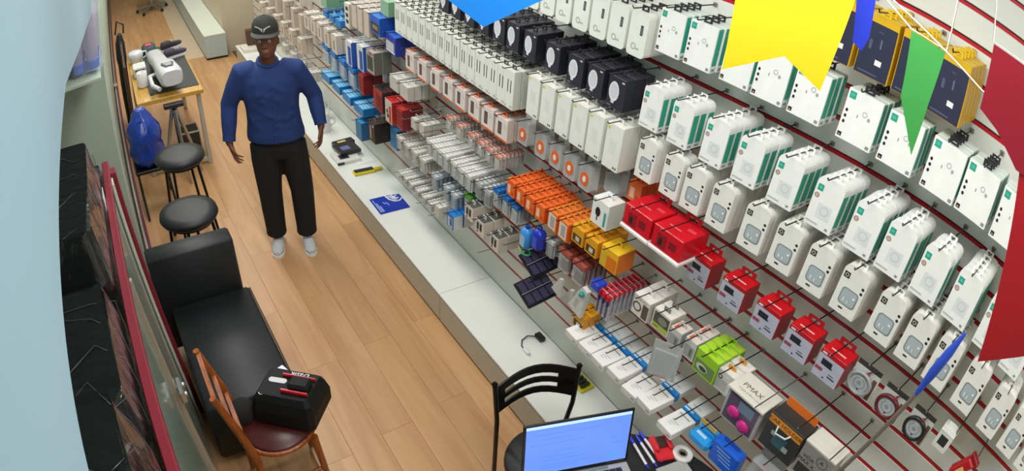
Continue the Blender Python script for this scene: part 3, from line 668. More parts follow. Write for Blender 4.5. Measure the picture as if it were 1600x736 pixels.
for _i, (_z, _ys, _k) in enumerate(((0.925, [7.614, 7.318, 7.022, 6.727, 6.432, 6.137], 'far_white'), (1.166, [7.485, 7.186, 6.888, 6.59, 6.292, 6.044], 'far_beige'), (1.44, [6.949, 6.648, 6.347, 6.046], 'far_pic'), (0.698, [7.057, 6.765, 6.472, 6.18, 5.887], 'grey_stack'))):
    run(_k, 'accessory_carton', _ys, _z, [2], 1.761, 'pale carton', f'the {["second lowest", "third lowest", "top", "lowest"][_i]} row behind the person', 'box')
# ------------------------------------------------------------------ special wall products
def hooked(y, z, X, label, bright=False): hook(y, z, XW - 0.008 - X + 0.03, label, 'display hooks with stock', bright)
# cable reels on printed cards, right end of the fourth row
def reel(y, z, label, rim):
    t = thing('cable_reel_pack', label, 'cable reel', (1.801, y, z), (0, 0, 0.02), 'cable reel packs')
    MB().box(0, 0.0015, -0.052, 0.052, -0.055, 0.06, C('#c3c6c0')).rect(0, 0.03, 0.046, -0.05, 0.04, C('#6b4a3a')).rect(0, -0.045, -0.02, -0.05, -0.04, C('#2b2b2b')).build('backing_card', t)
    r = MB(); M = Matrix.Rotation(-math.pi/2, 4, 'Y')
    r.lathe([(0.047, 0.002), (0.049, 0.008), (0.047, 0.016), (0.037, 0.016), (0.036, 0.008)], C(rim, 0.3), 24, Matrix.Translation((-0.001, 0.008, 0)) @ M).build('cable_coil', t)
    f = MB(); f.prism([(0.035*math.cos(a*math.pi/10) + 0.008, 0.035*math.sin(a*math.pi/10)) for a in range(20)], -0.012, -0.002, C('#aeb4b6', 0.3), 'x')
    f.ring(-0.012, -0.008, 0, 0.02, 0.023, C('#7d8488')); f.disc(-0.012, -0.008, 0, 0.009, 0.009, C('#8b9296')); f.text('LED', 0.012, C('#dfe3e5'), Matrix.Translation((-0.0135, 0.008, 0.024)) @ FRONT)
    f.disc(-0.012, -0.004, -0.024, 0.004, 0.004, C('#2a2d30')); f.build('reel_face', t)
    p = MB(); p.tube([(-0.004, -0.004, 0.05), (-0.006, -0.018, 0.07), (-0.004, -0.034, 0.082)], 0.002, C('#2c2c2e'), 6).cbox(-0.01, -0.002, -0.012, 0.002, 0.038, 0.05, C('#9c2430'), 0.001).build('plug', t)
    tabm = MB().box(0, 0.0015, -0.05, 0.05, 0.06, 0.08, C('#3a3634')).build('hang_tab', t)
    hooked(y, z + 0.09, 1.801, f'wire hook above the {label.split(" cable")[0]} cable reel')
reel(0.414, 1.612, 'grey rimmed cable reel pack right of the red and grey cartons', '#9aa0a2')
reel(0.284, 1.608, 'maroon rimmed cable reel pack between two others', '#5c1b24')
reel(0.151, 1.613, 'black rimmed cable reel pack nearest the small white carton', '#1c1c1f')
t = thing('charger_carton', 'small white carton with black square picture beside the cable reels', 'box', (1.791, 0.031, 1.675))
MB().cbox(-0.03, 0.03, -0.034, 0.034, -0.04, 0.04, C('#d5d6d0'), 0.002).rect(-0.03, -0.02, 0.018, -0.018, 0.022, C('#2a2c2e')).build('body', t)
MB().box(-0.001, 0.001, -0.02, 0.02, 0.04, 0.062, C('#e2e2dd')).build('hang_tab', t)
hooked(0.002, 1.751, 1.761, 'wire hook above the small white carton beside the reels')
t = thing('screwdriver_pack', 'red slanted tool pack at the lower right of the wall', 'tool pack', (1.781, -0.107, 1.646), (0.5, 0, 0))
MB().cbox(-0.02, 0.02, -0.022, 0.022, -0.06, 0.05, C('#b01625', 0.3), 0.006).build('handle', t)
MB().cbox(-0.012, 0.012, -0.03, 0.03, 0.0505, 0.07, C('#8d1020'), 0.004).cbox(-0.0215, -0.0205, -0.01, 0.008, -0.03, 0.01, C('#d9b26a'), 0.0003).build('collar', t)
hooked(-0.136, 1.734, 1.781, 'wire hook above the red tool pack')
# earphone carton with printed lid and pink buds in the window
t = thing('earphone_carton', 'large grey carton with pink earphones behind window and white lid', 'box', (1.751, 0.73, 1.217))
MB().cbox(-0.05, 0.06, -0.082, 0.082, -0.092, 0.075, C('#a9a7a8', 0.35), 0.003).rect(-0.05, -0.07, 0.07, -0.08, 0.062, C('#5a4d62', 0.2)).rect(-0.05, -0.02, 0.05, 0.0, 0.05, C('#6c8294', 0.2), 0.001).build('body', t)
lid = MB().cbox(-0.062, 0.065, -0.086, 0.086, 0.0755, 0.088, C('#e2ded2'), 0.002)
lid.text('PMAX', 0.034, C('#5d5a50'), Matrix.Translation((-0.005, 0.01, 0.0887)) @ Matrix.Rotation(-math.pi/2, 4, 'Z')).text('Simply brilliant sound', 0.013, C('#8d8a80'), Matrix.Translation((-0.035, 0.0, 0.0887)) @ Matrix.Rotation(-math.pi/2, 4, 'Z')).build('lid', t)
for k, (yy, zz) in enumerate(((0.028, -0.02), (-0.03, -0.05))):
    MB().lathe([(0.004, -0.012), (0.02, -0.008), (0.029, 0), (0.026, 0.008), (0.012, 0.014)], C('#c0267f', 0.3), 16, Matrix.Translation((-0.053, yy, zz)) @ Matrix.Rotation(-math.pi/2, 4, 'Y')).build('earphone', t)
hooked(0.67, 1.331, 1.681, 'bright wire hook over the white lid of the pink earphone carton', True)
# car holder carton
t = thing('car_holder_carton', 'black carton with orange car holder banner below the red rail', 'box', (1.751, 0.549, 1.247))
MB().cbox(-0.045, 0.045, -0.078, 0.078, -0.088, 0.085, C('#343634', 0.35), 0.002).rect(-0.045, -0.03, 0.03, -0.05, 0.01, C('#3f5f68', 0.25)).rect(-0.045, -0.045, -0.025, -0.01, 0.012, C('#9aa3a3'), 0.001).rect(-0.045, 0.02, 0.045, -0.045, -0.02, C('#9aa3a3'), 0.001).build('body', t)
MB().rect(-0.045, -0.074, 0.074, 0.04, 0.078, C('#d98a2b'), 0.001).text('CAR HOLDER', 0.0245, C('#2d2015'), Matrix.Translation((-0.0466, 0, 0.059)) @ FRONT).build('banner', t)
MB().box(0.03, 0.033, -0.07, 0.07, 0.085, 0.125, C('#e8762a')).build('hang_tab', t)
cl = MB().tube([(-0.046, 0.03, 0.045), (-0.07, 0.02, 0.03), (-0.06, -0.02, 0.03), (-0.046, -0.03, 0.045)], 0.004, C('#c9cfce'), 6).build('clip', t)
hooked(0.499, 1.375, 1.701, 'wire hook over the black car holder carton')
t = thing('speaker_carton', 'grey carton with sketched emblem and white lid at lower right of wall', 'box', (1.751, 0.391, 1.257))
b = MB().cbox(-0.045, 0.05, -0.07, 0.07, -0.09, 0.07, C('#8d8b85', 0.4), 0.002).rect(-0.045, -0.06, 0.03, -0.085, -0.03, C('#3a3836'))
b.text('VOX\nMAX X', 0.024, C('#2b2a28'), Matrix.Translation((-0.0462, 0.03, 0.0)) @ FRONT).ring(-0.045, 0.025, 0.035, 0.022, 0.0245, C('#5b5954')).text('A', 0.026, C('#2f2e2b'), Matrix.Translation((-0.0462, -0.025, 0.035)) @ FRONT).build('body', t)
MB().cbox(-0.046, 0.052, -0.072, 0.072, 0.0705, 0.082, C('#ddd9cc'), 0.002).build('lid', t)
hooked(0.342, 1.362, 1.701, 'wire hook over the grey emblem carton')
# flat white cartons with blue sleeves, low row
FY = [1.63, 1.529, 1.429, 1.318, 1.215, 1.112, 0.976]
for i, y in enumerate(FY):
    nm = ORD[i]
    z = 0.874 + (0.02 if i in (3, 5) else 0)
    me = MB().cbox(-0.072, 0.072, -0.046, 0.046, -0.008, 0.03, C('#efeeeb', 0.3), 0.002)
    for k in range(3): me.topq(0.03, -0.012 - k*0.012, -0.008 - k*0.012, -0.02, 0.022 - 0.01*k, C('#b9bbbd'))
    me.rect(-0.072, 0.02, 0.04, 0.004, 0.012, C('#9a9c9e'))
    t = place('flat_carton', me.mesh('carton'), None, (1.703, y, z), (0, 0, random.uniform(-0.06, 0.06)), f'flat white carton, {nm} from the yellow carton in the low row', 'box', 'flat white cartons in the low row')
    MB().topq(0.03, 0.045, 0.05, -0.03, 0.03, C('#777')).build('lettering', t)
    if i not in (4,):
        place('sleeve_carton', MB().cbox(-0.012, 0.012, -0.047, 0.047, -0.008, 0.033, C('#1f86d0', 0.3), 0.002).topq(0.033, -0.005, 0.004, -0.04, 0.01, C('#cfe6f5')).mesh('carton'), None, (1.796, y, z), (0, 0, 0), f'blue carton behind the {nm} flat white carton of the low row', 'box', 'blue cartons in the low row')
    place('flat_carton', MB().cbox(-0.05, 0.05, -0.046, 0.046, -0.008, 0.028, C('#dfe2e0', 0.3), 0.002).topq(0.028, -0.03, -0.024, -0.03, 0.02, C('#a9b9c6')).mesh('carton'), None, (1.867, y, z), (0, 0, 0), f'pale carton at the wall behind the {nm} flat white carton', 'box', 'pale cartons in the low row')
    hook(y, z + 0.047, 0.29, f'wire hook above the {nm} flat white carton', 'display hooks with stock')
# big clear card standing in front of the flat cartons
t = thing('cable_blister_pack', 'tall pale grey cable pack hanging in front of the small striped cartons', 'blister pack', (1.666, 1.101, 1.183), (0, 0, 0.5))
MB().box(-0.001, 0.001, -0.06, 0.06, -0.1, 0.1, C('#bdbfbd')).build('backing_card', t)
MB().cbox(-0.012, -0.0012, -0.05, 0.05, -0.09, 0.06, M_clear, 0.004).build('bubble', t)
MB().tube([(-0.005, -0.03 + 0.012*i, -0.095 + (0.012 if i % 2 else 0)) for i in range(6)], 0.0025, C('#b8402c'), 6).build('red_cable', t)
hooked(1.068, 1.296, 1.661, 'wire hook holding the tall pale grey cable pack')
# red capped pens: one card behind the other
for i in range(8):
    t = place('pen_card', MB().box(0.005, 0.0065, -0.05, 0.05, -0.085, 0.055, C('#c9c4c8')).cbox(-0.006, 0.004, -0.046, 0.046, -0.08, 0.0, M_clear, 0.003).mesh('pen_card'), None, (1.716 + 0.03*i, 1.543, 1.148), (0, 0, 0), f'card of red capped pens, {ORD[i]} back on the pen hook', 'pen pack', 'cards of red capped pens')
    for k in range(3):
        yy = -0.03 + 0.03*k
        MB().tube([(-0.006, yy, -0.07), (-0.006, yy, 0.0)], 0.006, C('#5c5470'), 7).tube([(-0.006, yy, 0.0), (-0.006, yy, 0.02), (-0.006, yy, 0.03)], [0.0075, 0.0075, 0.004], C('#2a2c66'), 7).build('pen', t)
        MB().cbox(-0.014, 0.004, yy - 0.011, yy + 0.011, 0.0305, 0.062, C('#d3132e', 0.3), 0.003).build('pen_cap', t)
    MB().box(-0.002, 0.002, -0.05, 0.05, 0.0625, 0.068, C('#e9a3a8')).build('header_strip', t)
hooked(1.49, 1.247, 1.701, 'bright wire hook over the red capped pens', True)
t = thing('glue_bottle_pack', 'slanted white pack with teal cap in front of the red pens', 'blister pack', (1.681, 1.662, 1.089), (0.25, 0, 0))
MB().prism([(0.05, -0.09), (-0.05, -0.09), (-0.028, 0.09), (0.012, 0.09)], -0.012, 0.012, C('#d3d6d2', 0.3), 'x').rect(-0.012, -0.02, 0.005, -0.06, 0.0, C('#b5bab8')).build('body', t)
MB().lathe([(0.014, 0), (0.015, 0.012), (0.009, 0.02)], C('#1f8f8a', 0.3), 12, Matrix.Translation((-0.013, -0.008, 0.06)) @ Matrix.Rotation(-math.pi/2, 4, 'Y')).build('cap', t)
t = thing('marker_pack', 'blue cap pack hanging above the slanted white pack', 'blister pack', (1.721, 1.601, 1.208))
MB().cbox(-0.03, 0.03, -0.03, 0.03, -0.02, 0.025, C('#2d49c8', 0.3), 0.006).build('cap_block', t)
MB().cbox(-0.02, 0.02, -0.024, 0.024, -0.06, -0.021, M_clear2, 0.004).build('bubble', t)
hooked(1.581, 1.254, 1.691, 'wire hook above the blue cap pack')
# pointed clear sachets and yellow carton
for i, (y, z) in enumerate(((1.849, 1.03), (1.804, 0.972), (1.751, 1.021))):
    t = thing('clear_sachet', ['pointed clear sachet left of the slanted white pack', 'lowest pointed clear sachet beside the black trays', 'pointed clear sachet touching the slanted white pack'][i], 'sachet', (1.70 + 0.04*i, y, z), (0.2, 0, 0.3*i), 'pointed clear sachets')
    MB().prism([(0.04, -0.05), (-0.04, -0.055), (-0.012, 0.06), (0.01, 0.05)], -0.008, 0.008, mat('sachet_film', '#d9dcda', 0.2, alpha=0.75), 'x').build('film', t)
    MB().cbox(-0.006, 0.006, -0.016, 0.016, -0.04, 0.0, C('#a9adab'), 0.003).build('contents', t)
# pill organiser style black trays, two hanging one behind the other
for i, (x, y, z) in enumerate(((1.661, 2.011, 0.896), (1.751, 2.111, 0.992))):
    t = thing('battery_tray', ['lower black tray of violet blocks above the plinth', 'upper black tray of violet blocks below the blue bottles'][i], 'tray pack', (x + 0.03, y, z), (0.45, -0.12, 0), 'black trays of violet blocks')
    MB().cbox(-0.1, 0.1, -0.08, 0.08, -0.012, 0.0, C('#1f1d22', 0.3), 0.003).build('tray', t)
    for a in range(4):
        for b_ in range(2):
            MB().cbox(-0.09 + a*0.046, -0.05 + a*0.046, -0.07 + b_*0.074, -0.006 + b_*0.074, 0.0005, 0.014, C('#3a3850', 0.25), 0.004).build('block', t)
    MB().tube([(-0.098, 0.0, 0.016), (0.0, 0.0, 0.018), (0.098, 0.0, 0.016)], 0.0025, C('#8b8990'), 6).build('strap', t)
    hooked(y, z + 0.06, x, ['wire hook above the lower black tray', 'wire hook above the upper black tray'][i])
# blue bottle packs
def bottle(y, z, X, label, hexc, lab):
    t = thing('blue_bottle_pack', label, 'bottle pack', (X, y, z), group='blue bottle packs')
    MB().loft([[(0.03*sx*k, 0.036*sy*k, zz) for sx, sy in ((-1,-0.6),(-0.6,-1),(0.6,-1),(1,-0.6),(1,0.6),(0.6,1),(-0.6,1),(-1,0.6))] for zz, k in ((-0.06, 0.9), (-0.055, 1), (0.035, 1), (0.05, 0.7), (0.056, 0.45))], C(hexc, 0.25)).build('bottle', t)
    MB().lathe([(0.013, 0.0565), (0.013, 0.072), (0.009, 0.076)], C('#173f9a', 0.3), 12).build('cap', t)
    MB().rect(-0.03, -0.02, 0.02, -0.05, 0.02, C(lab)).build('sticker', t)
    hooked(y, z + 0.081, X - 0.03, 'wire hook over the ' + label.split(' ')[0] + ' blue bottle pack')
bottle(2.194, 1.109, 1.731, 'light faced blue bottle pack left of its darker twin', '#3f93dd', '#9fc4e4')
bottle(2.104, 1.152, 1.741, 'deep coloured blue bottle pack right of its lighter twin', '#2138b8', '#3a56d0')
t = thing('green_ring_pack', 'small green ring hanging below the blue bottle packs', 'ring', (1.716, 2.171, 1.024))
MB().tube([(0.02*math.cos(a*0.524), 0.03*math.sin(a*0.524), 0) for a in range(12)], 0.006, C('#1f8f5a', 0.3), 6, True).build('ring', t)
MB().tube([(0, 0.035, -0.02), (0, 0.07, 0.0)], 0.004, C('#b6c93a'), 6).build('cord', t)
# blue bags at the bottom beside the flat cartons
for i, (y, z, lab) in enumerate(((0.839, 0.931, 'crinkled light blue bag under the pink earphone carton'), (0.716, 0.951, 'royal blue printed pack below the car holder carton'))):
    t = thing('blue_bag', lab, 'bag', (1.721, y, z))
    if i == 0:
        bb = MB().cbox(-0.05, 0.005, -0.052, 0.052, -0.02, 0.03, C('#2f9fe8', 0.2), 0.012).cbox(0.008, 0.05, -0.05, 0.05, -0.01, 0.045, C('#3aa9ee', 0.2), 0.012).topq(0.03, -0.03, -0.015, -0.03, 0.02, C('#b9e0fa'))  # pale quad on top is a highlight painted on the shiny bag
    else:
        bb = MB().cbox(-0.03, 0.03, -0.07, 0.07, -0.07, 0.06, C('#1f62d4', 0.25), 0.01)
        for q in range(4): bb.rect(-0.03, -0.045 + 0.01*q, 0.03 + 0.006*q, 0.03 - 0.018*q, 0.036 - 0.018*q, C('#9dc0f2'))
    bb.build('bag_body', t)
    MB().box(-0.002, 0.002, -0.04, 0.04, 0.066, 0.085, C(['#d9b13a', '#2a56b8'][i])).build('header_card', t)
    hooked(y, z + 0.092, 1.691, ['wire hook above the crinkled light blue bag', 'wire hook above the royal blue pack'][i])
t = thing('headband_pack', 'clear pack with dark round earpad at the bottom edge', 'blister pack', (1.735, 0.56, 0.87))
MB().cbox(-0.02, 0.02, -0.075, 0.075, -0.08, 0.07, M_clear2, 0.01).build('bubble', t)
MB().lathe([(0.02, -0.03), (0.05, -0.025), (0.055, 0), (0.04, 0.006)], C('#4a5058', 0.4), 18, Matrix.Translation((-0.021, 0.02, -0.01)) @ Matrix.Rotation(-math.pi/2, 4, 'Y')).build('earpad', t)
t = thing('grey_pack', 'grey clear pack hanging below the grey emblem carton', 'blister pack', (1.721, 0.546, 1.028))
MB().cbox(-0.03, 0.03, -0.06, 0.06, -0.07, 0.05, M_clear2, 0.008).build('bubble', t)
hooked(0.546, 1.111, 1.70, 'wire hook above the grey clear pack')
MB().box(0.031, 0.033, -0.06, 0.06, -0.07, 0.08, C('#b7b5b0')).cbox(-0.02, 0.02, -0.03, 0.03, -0.04, 0.02, C('#86424a'), 0.004).build('backing_card', t)
# empty hooks that stick out of the lower slats
ei = 0
for (y, z, w) in ((3.028, 1.168, 'above the white header packs'), (2.632, 0.713, 'below the cream cartons'), (3.469, 0.6, 'over the white plinth left of the blue box'), (3.286, 0.6, 'over the white plinth below the small cream carton'),
                  (2.371, 0.94, 'between the cream cartons and the blue bottles'), (2.492, 1.168, 'left of the orange cartons'), (3.544, 1.281, 'right of the pale grey pair'), (3.411, 1.281, 'left of the orange header packs'), (3.289, 1.281, 'beside the orange header packs'), (3.437, 1.168, 'above the cream header packs'), (3.681, 1.168, 'beside the small white pair')):
    hook(y, z, 0.26, f'empty wire hook {w}', 'empty display hooks', True)
# ------------------------------------------------------------------ left side: partition, packages, furniture
M_leather = mat('black_leather', '#1b1f22', 0.5, var=0.15, scale=60, bump=0.05)
M_blackm = mat('black_metal', '#151516', 0.35, 0.4, var=0.1)
M_steel = mat('steel', '#b5b7b8', 0.25, 0.9, var=0.05)
M_maroon = mat('maroon_frame', '#7c1a2b', 0.4, var=0.08)
M_glass = mat('glass_pane', '#9db0a2', 0.08, var=0.03, alpha=0.62)
M_alu = mat('aluminium', '#b9b6ae', 0.35, 0.7)
def wood(name, a, b, rough=0.35):
    if name in MATS: return MATS[name]
    m = mat(name, a, rough, var=0.0, scale=6, stretch=(18, 2, 2)); nt = m.node_tree; bs = nt.nodes['Principled BSDF']
    n = [x for x in nt.nodes if x.type == 'TEX_NOISE'][0]; rp = nt.nodes.new('ShaderNodeValToRGB')
    rp.color_ramp.elements[0].color = lin(b); rp.color_ramp.elements[1].color = lin(a); rp.color_ramp.elements[0].position = 0.3; rp.color_ramp.elements[1].position = 0.65
    nt.links.new(n.outputs['Fac'], rp.inputs[0]); nt.links.new(rp.outputs[0], bs.inputs['Base Color']); return m
M_orangewood = wood('orange_wood', '#a85a1c', '#6e3410')
pt = thing('glass_partition', 'glass partition with maroon top rail and clamp beside the black sofa', 'partition', (-0.065, 2.9, 0), (0, -0.045, 0))
MB().cbox(-0.022, 0.012, -3.2, 0.0, 1.66, 1.7, M_maroon, 0.004).build('top_rail', pt)
MB().cbox(-0.012, 0.036, -0.06, 0.0, 0.003, 1.6595, M_maroon, 0.003).build('end_post', pt)
MB().box(-0.004, 0.004, -0.87, -0.0605, 0.08, 1.655, M_glass).build('glass_pane', pt)
MB().box(-0.004, 0.004, -3.2, -0.90, 0.08, 1.655, M_glass).build('glass_pane', pt)
MB().cbox(-0.01, 0.02, -0.896, -0.875, 0.002, 1.655, M_alu, 0.003).build('glass_edge_profile', pt)
MB().cbox(0.006, 0.018, -0.16, -0.09, 0.003, 1.655, mat('pale_profile', '#c9cfc4', 0.35, 0.2), 0.003).build('pale_profile', pt)
cl = MB().cbox(0.0205, 0.045, -0.935, -0.84, 1.03, 1.1, M_steel, 0.006).build('clamp', pt)
for yy in (-0.915, -0.86): MB().lathe([(0.011, 0), (0.011, 0.008), (0.006, 0.01)], M_steel, 10, Matrix.Translation((0.0455, yy, 1.065)) @ Matrix.Rotation(math.pi/2, 4, 'Y')).build('screw', cl)
# packages wrapped in black film on a dark shelf behind the partition
M_film = mat('black_film', '#181b1a', 0.14, var=0.4, scale=11, bump=1.0, coat=0.4, stretch=(1, 2.2, 0.7))
sh = thing('storage_shelf', 'dark low shelf unit under the film wrapped packages', 'shelf', (-0.38, 1.3, 0))
MB().cbox(-0.22, 0.2, -1.5, 1.44, 0.86, 0.9, mat('dark_board', '#2c3130', 0.5)).build('shelf_board', sh)
for yy in (-1.48, 0.0, 1.40): MB().cbox(-0.2, 0.19, yy, yy + 0.04, 0.0, 0.8595, mat('dark_board', '#2c3130')).build('side_panel', sh)
def package(x0, x1, y0, y1, z0, z1, label, sticker=None, seed=1):
    rnd = random.Random(seed); b = MB(); nx, ny, nz = 5, 7, 6; rings = []
    n = 24
    for k in range(nz + 1):
        f = k / nz; zz = z0 + (z1 - z0) * f; sq = 0.86 if k in (0, nz) else 1.0; ring = []
        for i in range(n):
            a = 2 * math.pi * i / n; ca, sa = math.cos(a), math.sin(a); e = 0.22
            ux = math.copysign(abs(ca) ** e, ca); uy = math.copysign(abs(sa) ** e, sa); j = 1 - rnd.random() * 0.035
            ring.append(((x0+x1)/2 + (x1-x0)/2*ux*sq*j, (y0+y1)/2 + (y1-y0)/2*uy*sq*j, zz + (rnd.random() - 0.5) * 0.018 * (0 < k)))
        rings.append(ring)
    b.loft(rings, M_film, smooth=False)
    t = thing('wrapped_package', label, 'package', ((x0+x1)/2, (y0+y1)/2, z0), group='packages wrapped in black film')
    o = b.build('film_wrap', t, (-(x0+x1)/2, -(y0+y1)/2, -z0))
    glints = MB()
    for q in range(4):
        yy = y0 + (y1 - y0) * (0.15 + 0.22 * q); dz = rnd.uniform(0.05, 0.3); glints.tube([(x1 + 0.001, yy, z1 - dz - 0.1), (x1 + 0.003, yy + rnd.uniform(-0.03, 0.03), z1 - dz), (x1 - 0.004, yy + rnd.uniform(-0.05, 0.05), z1 - 0.012), (x1 - 0.09, yy + rnd.uniform(-0.1, 0.1), z1 + 0.004), (x1 - 0.2, yy + rnd.uniform(-0.1, 0.1), z1 + 0.003)], 0.0014, mat('crease_glint', '#4b5054', 0.1, 0.2), 5)
    glints.build('tape', t, (-(x0+x1)/2, -(y0+y1)/2, -z0))  # painted highlight streaks along the film creases, built as thin paler tubes
    if sticker: MB().box(x1 + 0.0005, x1 + 0.003, sticker[0], sticker[1], sticker[2], sticker[3], C('#d5dadc')).build('paper_label', t, (-(x0+x1)/2, -(y0+y1)/2, -z0))
    return t
package(-0.55, -0.168, 1.86, 2.72, 0.9, 1.93, 'tall film wrapped package farthest back on the shelf', (2.46, 2.56, 1.55, 1.75), 3)
package(-0.3, -0.17, 2.76, 2.98, 0.0, 1.66, 'narrow film wrapped package standing beside the maroon post', (2.84, 2.9, 1.46, 1.58), 5)
package(-0.55, -0.168, 1.2, 1.83, 0.9, 1.84, 'film wrapped package in the middle of the shelf', None, 8)
package(-0.55, -0.168, 0.62, 1.17, 0.9, 2.02, 'large film wrapped package near the soffit with white slip', (0.86, 0.90, 1.75, 1.95), 11)
t = thing('plastic_crate', 'dark grey plastic crate below the soffit at the lower left edge', 'crate', (-0.38, 0.3, 0.9))
MB().cbox(-0.17, 0.22, -0.28, 0.28, 0, 1.28, mat('grey_plastic', '#39423f', 0.35), 0.01).build('body', t)
MB().cbox(-0.18, 0.23, -0.29, 0.29, 1.281, 1.31, mat('grey_plastic_lid', '#4c5652', 0.35), 0.008).build('lid', t)
# shelf with shrink-wrapped bottles against the pale wall
t = thing('wall_shelf', 'small pale shelf on the wall under the shrink wrapped bottles', 'shelf', (-0.2, 4.3, 1.84))
MB().cbox(-0.2, 0.085, -0.62, -0.001, -0.02, 0, M_wallg, 0.002).build('shelf_board', t)
MB().prism([(-0.5, -0.0205), (-0.001, -0.0205), (-0.001, -0.2)], -0.06, -0.04, M_wallg, 'x').build('bracket', t)
t = thing('bottle_bale', 'shrink wrapped bale of clear bottles with blue caps on wall shelf', 'bottle pack', (-0.2, 3.95, 1.84))
M_pet = mat('clear_bottle', '#b9b0c9', 0.1, var=0.1, alpha=0.55)
for i in range(2):
    for j in range(3):
        M = Matrix.Translation((-0.06 + 0.1*i, -0.13 + 0.12*j, 0.03))
        bt = MB().lathe([(0.03, 0.0), (0.04, 0.02), (0.045, 0.2), (0.045, 0.3), (0.02, 0.38), (0.013, 0.4)], M_pet, 10, M).build('bottle', t)
        MB().lathe([(0.046, 0.0), (0.047, 0.05)], C('#2f63c8', 0.3), 10, M).build('blue_base', bt)
MB().loft([[(0.13*math.copysign(abs(math.cos(a*math.pi/8))**0.5, math.cos(a*math.pi/8))*k - 0.01, 0.2*math.copysign(abs(math.sin(a*math.pi/8))**0.5, math.sin(a*math.pi/8))*k, zz) for a in range(16)] for zz, k in ((0.002, 0.9), (0.03, 1), (0.36, 1), (0.46, 0.6))], mat('shrink_film', '#cfd6e2', 0.1, alpha=0.22), smooth=False).build('shrink_film', t)
# black sofa with a raised end
t = thing('black_sofa', 'black leather bench sofa with raised end along the left wall', 'sofa', (0.18, 2.9, 0))
MB().cbox(-0.2, 0.28, -0.47, 0.44, 0.03, 0.44, M_leather, 0.018, smooth=True).build('seat', t)
MB().cbox(-0.265, 0.25, 0.445, 0.60, 0.1, 0.80, M_leather, 0.014, smooth=True).build('arm', t)
MB().tube([(0.283, -0.45, 0.43), (0.284, 0.0, 0.435), (0.283, 0.42, 0.43)], 0.004, M_leather, 6).build('piping', t)
for sx in (-0.12, 0.22):
    for sy in (-0.4, 0.52): MB().lathe([(0.02, 0), (0.025, 0.1 if sy > 0 else 0.03)], M_blackm, 10, Matrix.Translation((sx, sy, 0))).build('leg', t)
# bar stools
def stool(x, y, zs, label, rot):
    t = thing('bar_stool', label, 'stool', (x, y, 0), (0, 0, rot), 'black round bar stools')
    MB().lathe([(0.13, zs - 0.075), (0.178, zs - 0.065), (0.192, zs - 0.04), (0.186, zs - 0.012), (0.13, zs - 0.002), (0.02, zs)], M_leather, 32).build('seat', t)
    MB().tube([(0.15*math.cos(a*0.2618), 0.15*math.sin(a*0.2618), zs - 0.085) for a in range(24)], 0.008, M_blackm, 6, True).build('seat_ring', t)
    for k in range(4):
        a = math.pi/4 + k*math.pi/2
        MB().tube([(0.135*math.cos(a), 0.135*math.sin(a), zs - 0.08), (0.2*math.cos(a), 0.2*math.sin(a), 0.012)], 0.011, M_blackm, 8).build('leg', t)
        MB().lathe([(0.014, 0), (0.014, 0.018)], C('#222'), 8, Matrix.Translation((0.2*math.cos(a), 0.2*math.sin(a), 0))).build('foot_cap', t)
    rr = MB().tube([(0.178*math.cos(a*0.2618), 0.178*math.sin(a*0.2618), 0.28) for a in range(24)], 0.009, M_blackm, 6, True).build('foot_ring', t)
    return t
stool(0.335, 4.69, 0.77, 'black round bar stool beside the blue bag and desk', 0.2)
s2 = stool(0.25, 3.84, 0.78, 'black round bar stool directly behind the sofa end', 0.5)
MB().cbox(0.145, 0.168, -0.06, 0.06, 0.655, 0.675, C('#d9d5cc'), 0.002).build('paper_tag', s2)
# repair desk
t = thing('repair_desk', 'narrow desk with yellow wooden edge and grey legs by the left wall', 'desk', (0.43, 6.6, 0))
MB().cbox(-0.31, 0.315, -0.76, 0.8, 0.735, 0.775, wood('yellow_wood', '#d9ab4a', '#b98a34'), 0.004).build('desktop', t)
for sx, sy in ((-0.28, -0.7), (0.27, -0.7), (-0.28, 0.74), (0.27, 0.74)): MB().cbox(sx - 0.02, sx + 0.02, sy - 0.02, sy + 0.02, 0, 0.7345, mat('grey_leg', '#b9b3a6', 0.4)).build('leg', t)
MB().cbox(-0.26, 0.25, -0.715, -0.685, 0.03, 0.07, mat('grey_leg', '#b9b3a6'), 0.004).build('foot_bar', t)
t = thing('cutting_mat', 'large dark cutting mat covering most of the desk', 'mat', (0.49, 6.66, 0.7755)); MB().cbox(-0.23, 0.24, -0.7, 0.72, 0, 0.006, mat('dark_mat', '#2b2f2e', 0.6), 0.002).build('sheet', t)
def shoe(x, y, z, rz, label, up, sole, name='sneaker', L=0.28, parent=None, grp=None):
    t = thing(name, label, 'shoe', (x, y, z), (0, 0, rz), grp) if parent is None else parent
    def ring(u, w, z0, h):
        return [(u, w*math.cos(a*math.pi/6), z0 + h*0.5 + h*0.5*math.sin(a*math.pi/6)) for a in range(12)]
    S = L / 0.28
    MB().loft([ring(u*S, w*S, 0.022*S, h*S) for u, w, h in ((-0.13, 0.02, 0.05), (-0.12, 0.034, 0.085), (-0.06, 0.037, 0.09), (0.0, 0.04, 0.075), (0.06, 0.045, 0.055), (0.11, 0.04, 0.042), (0.138, 0.018, 0.03))], up).build('upper', t)
    MB().loft([[(u*S, w*S*math.copysign(1, v), zz) for v, zz in ((1, 0), (1, 0.021*S), (-1, 0.021*S), (-1, 0))] for u, w in ((-0.137, 0.02), (-0.12, 0.037), (0.0, 0.041), (0.07, 0.048), (0.12, 0.04), (0.145, 0.018))], sole, smooth=False).build('sole', t)
    lc = MB()
    for k in range(4): lc.tube([((0.0 + 0.025*k)*S, -0.03*S, (0.085 - 0.008*k)*S), ((0.0 + 0.025*k)*S, 0.0, (0.1 - 0.009*k)*S), ((0.0 + 0.025*k)*S, 0.03*S, (0.085 - 0.008*k)*S)], 0.003*S, sole, 5)
    lc.build('laces', t)
    return t
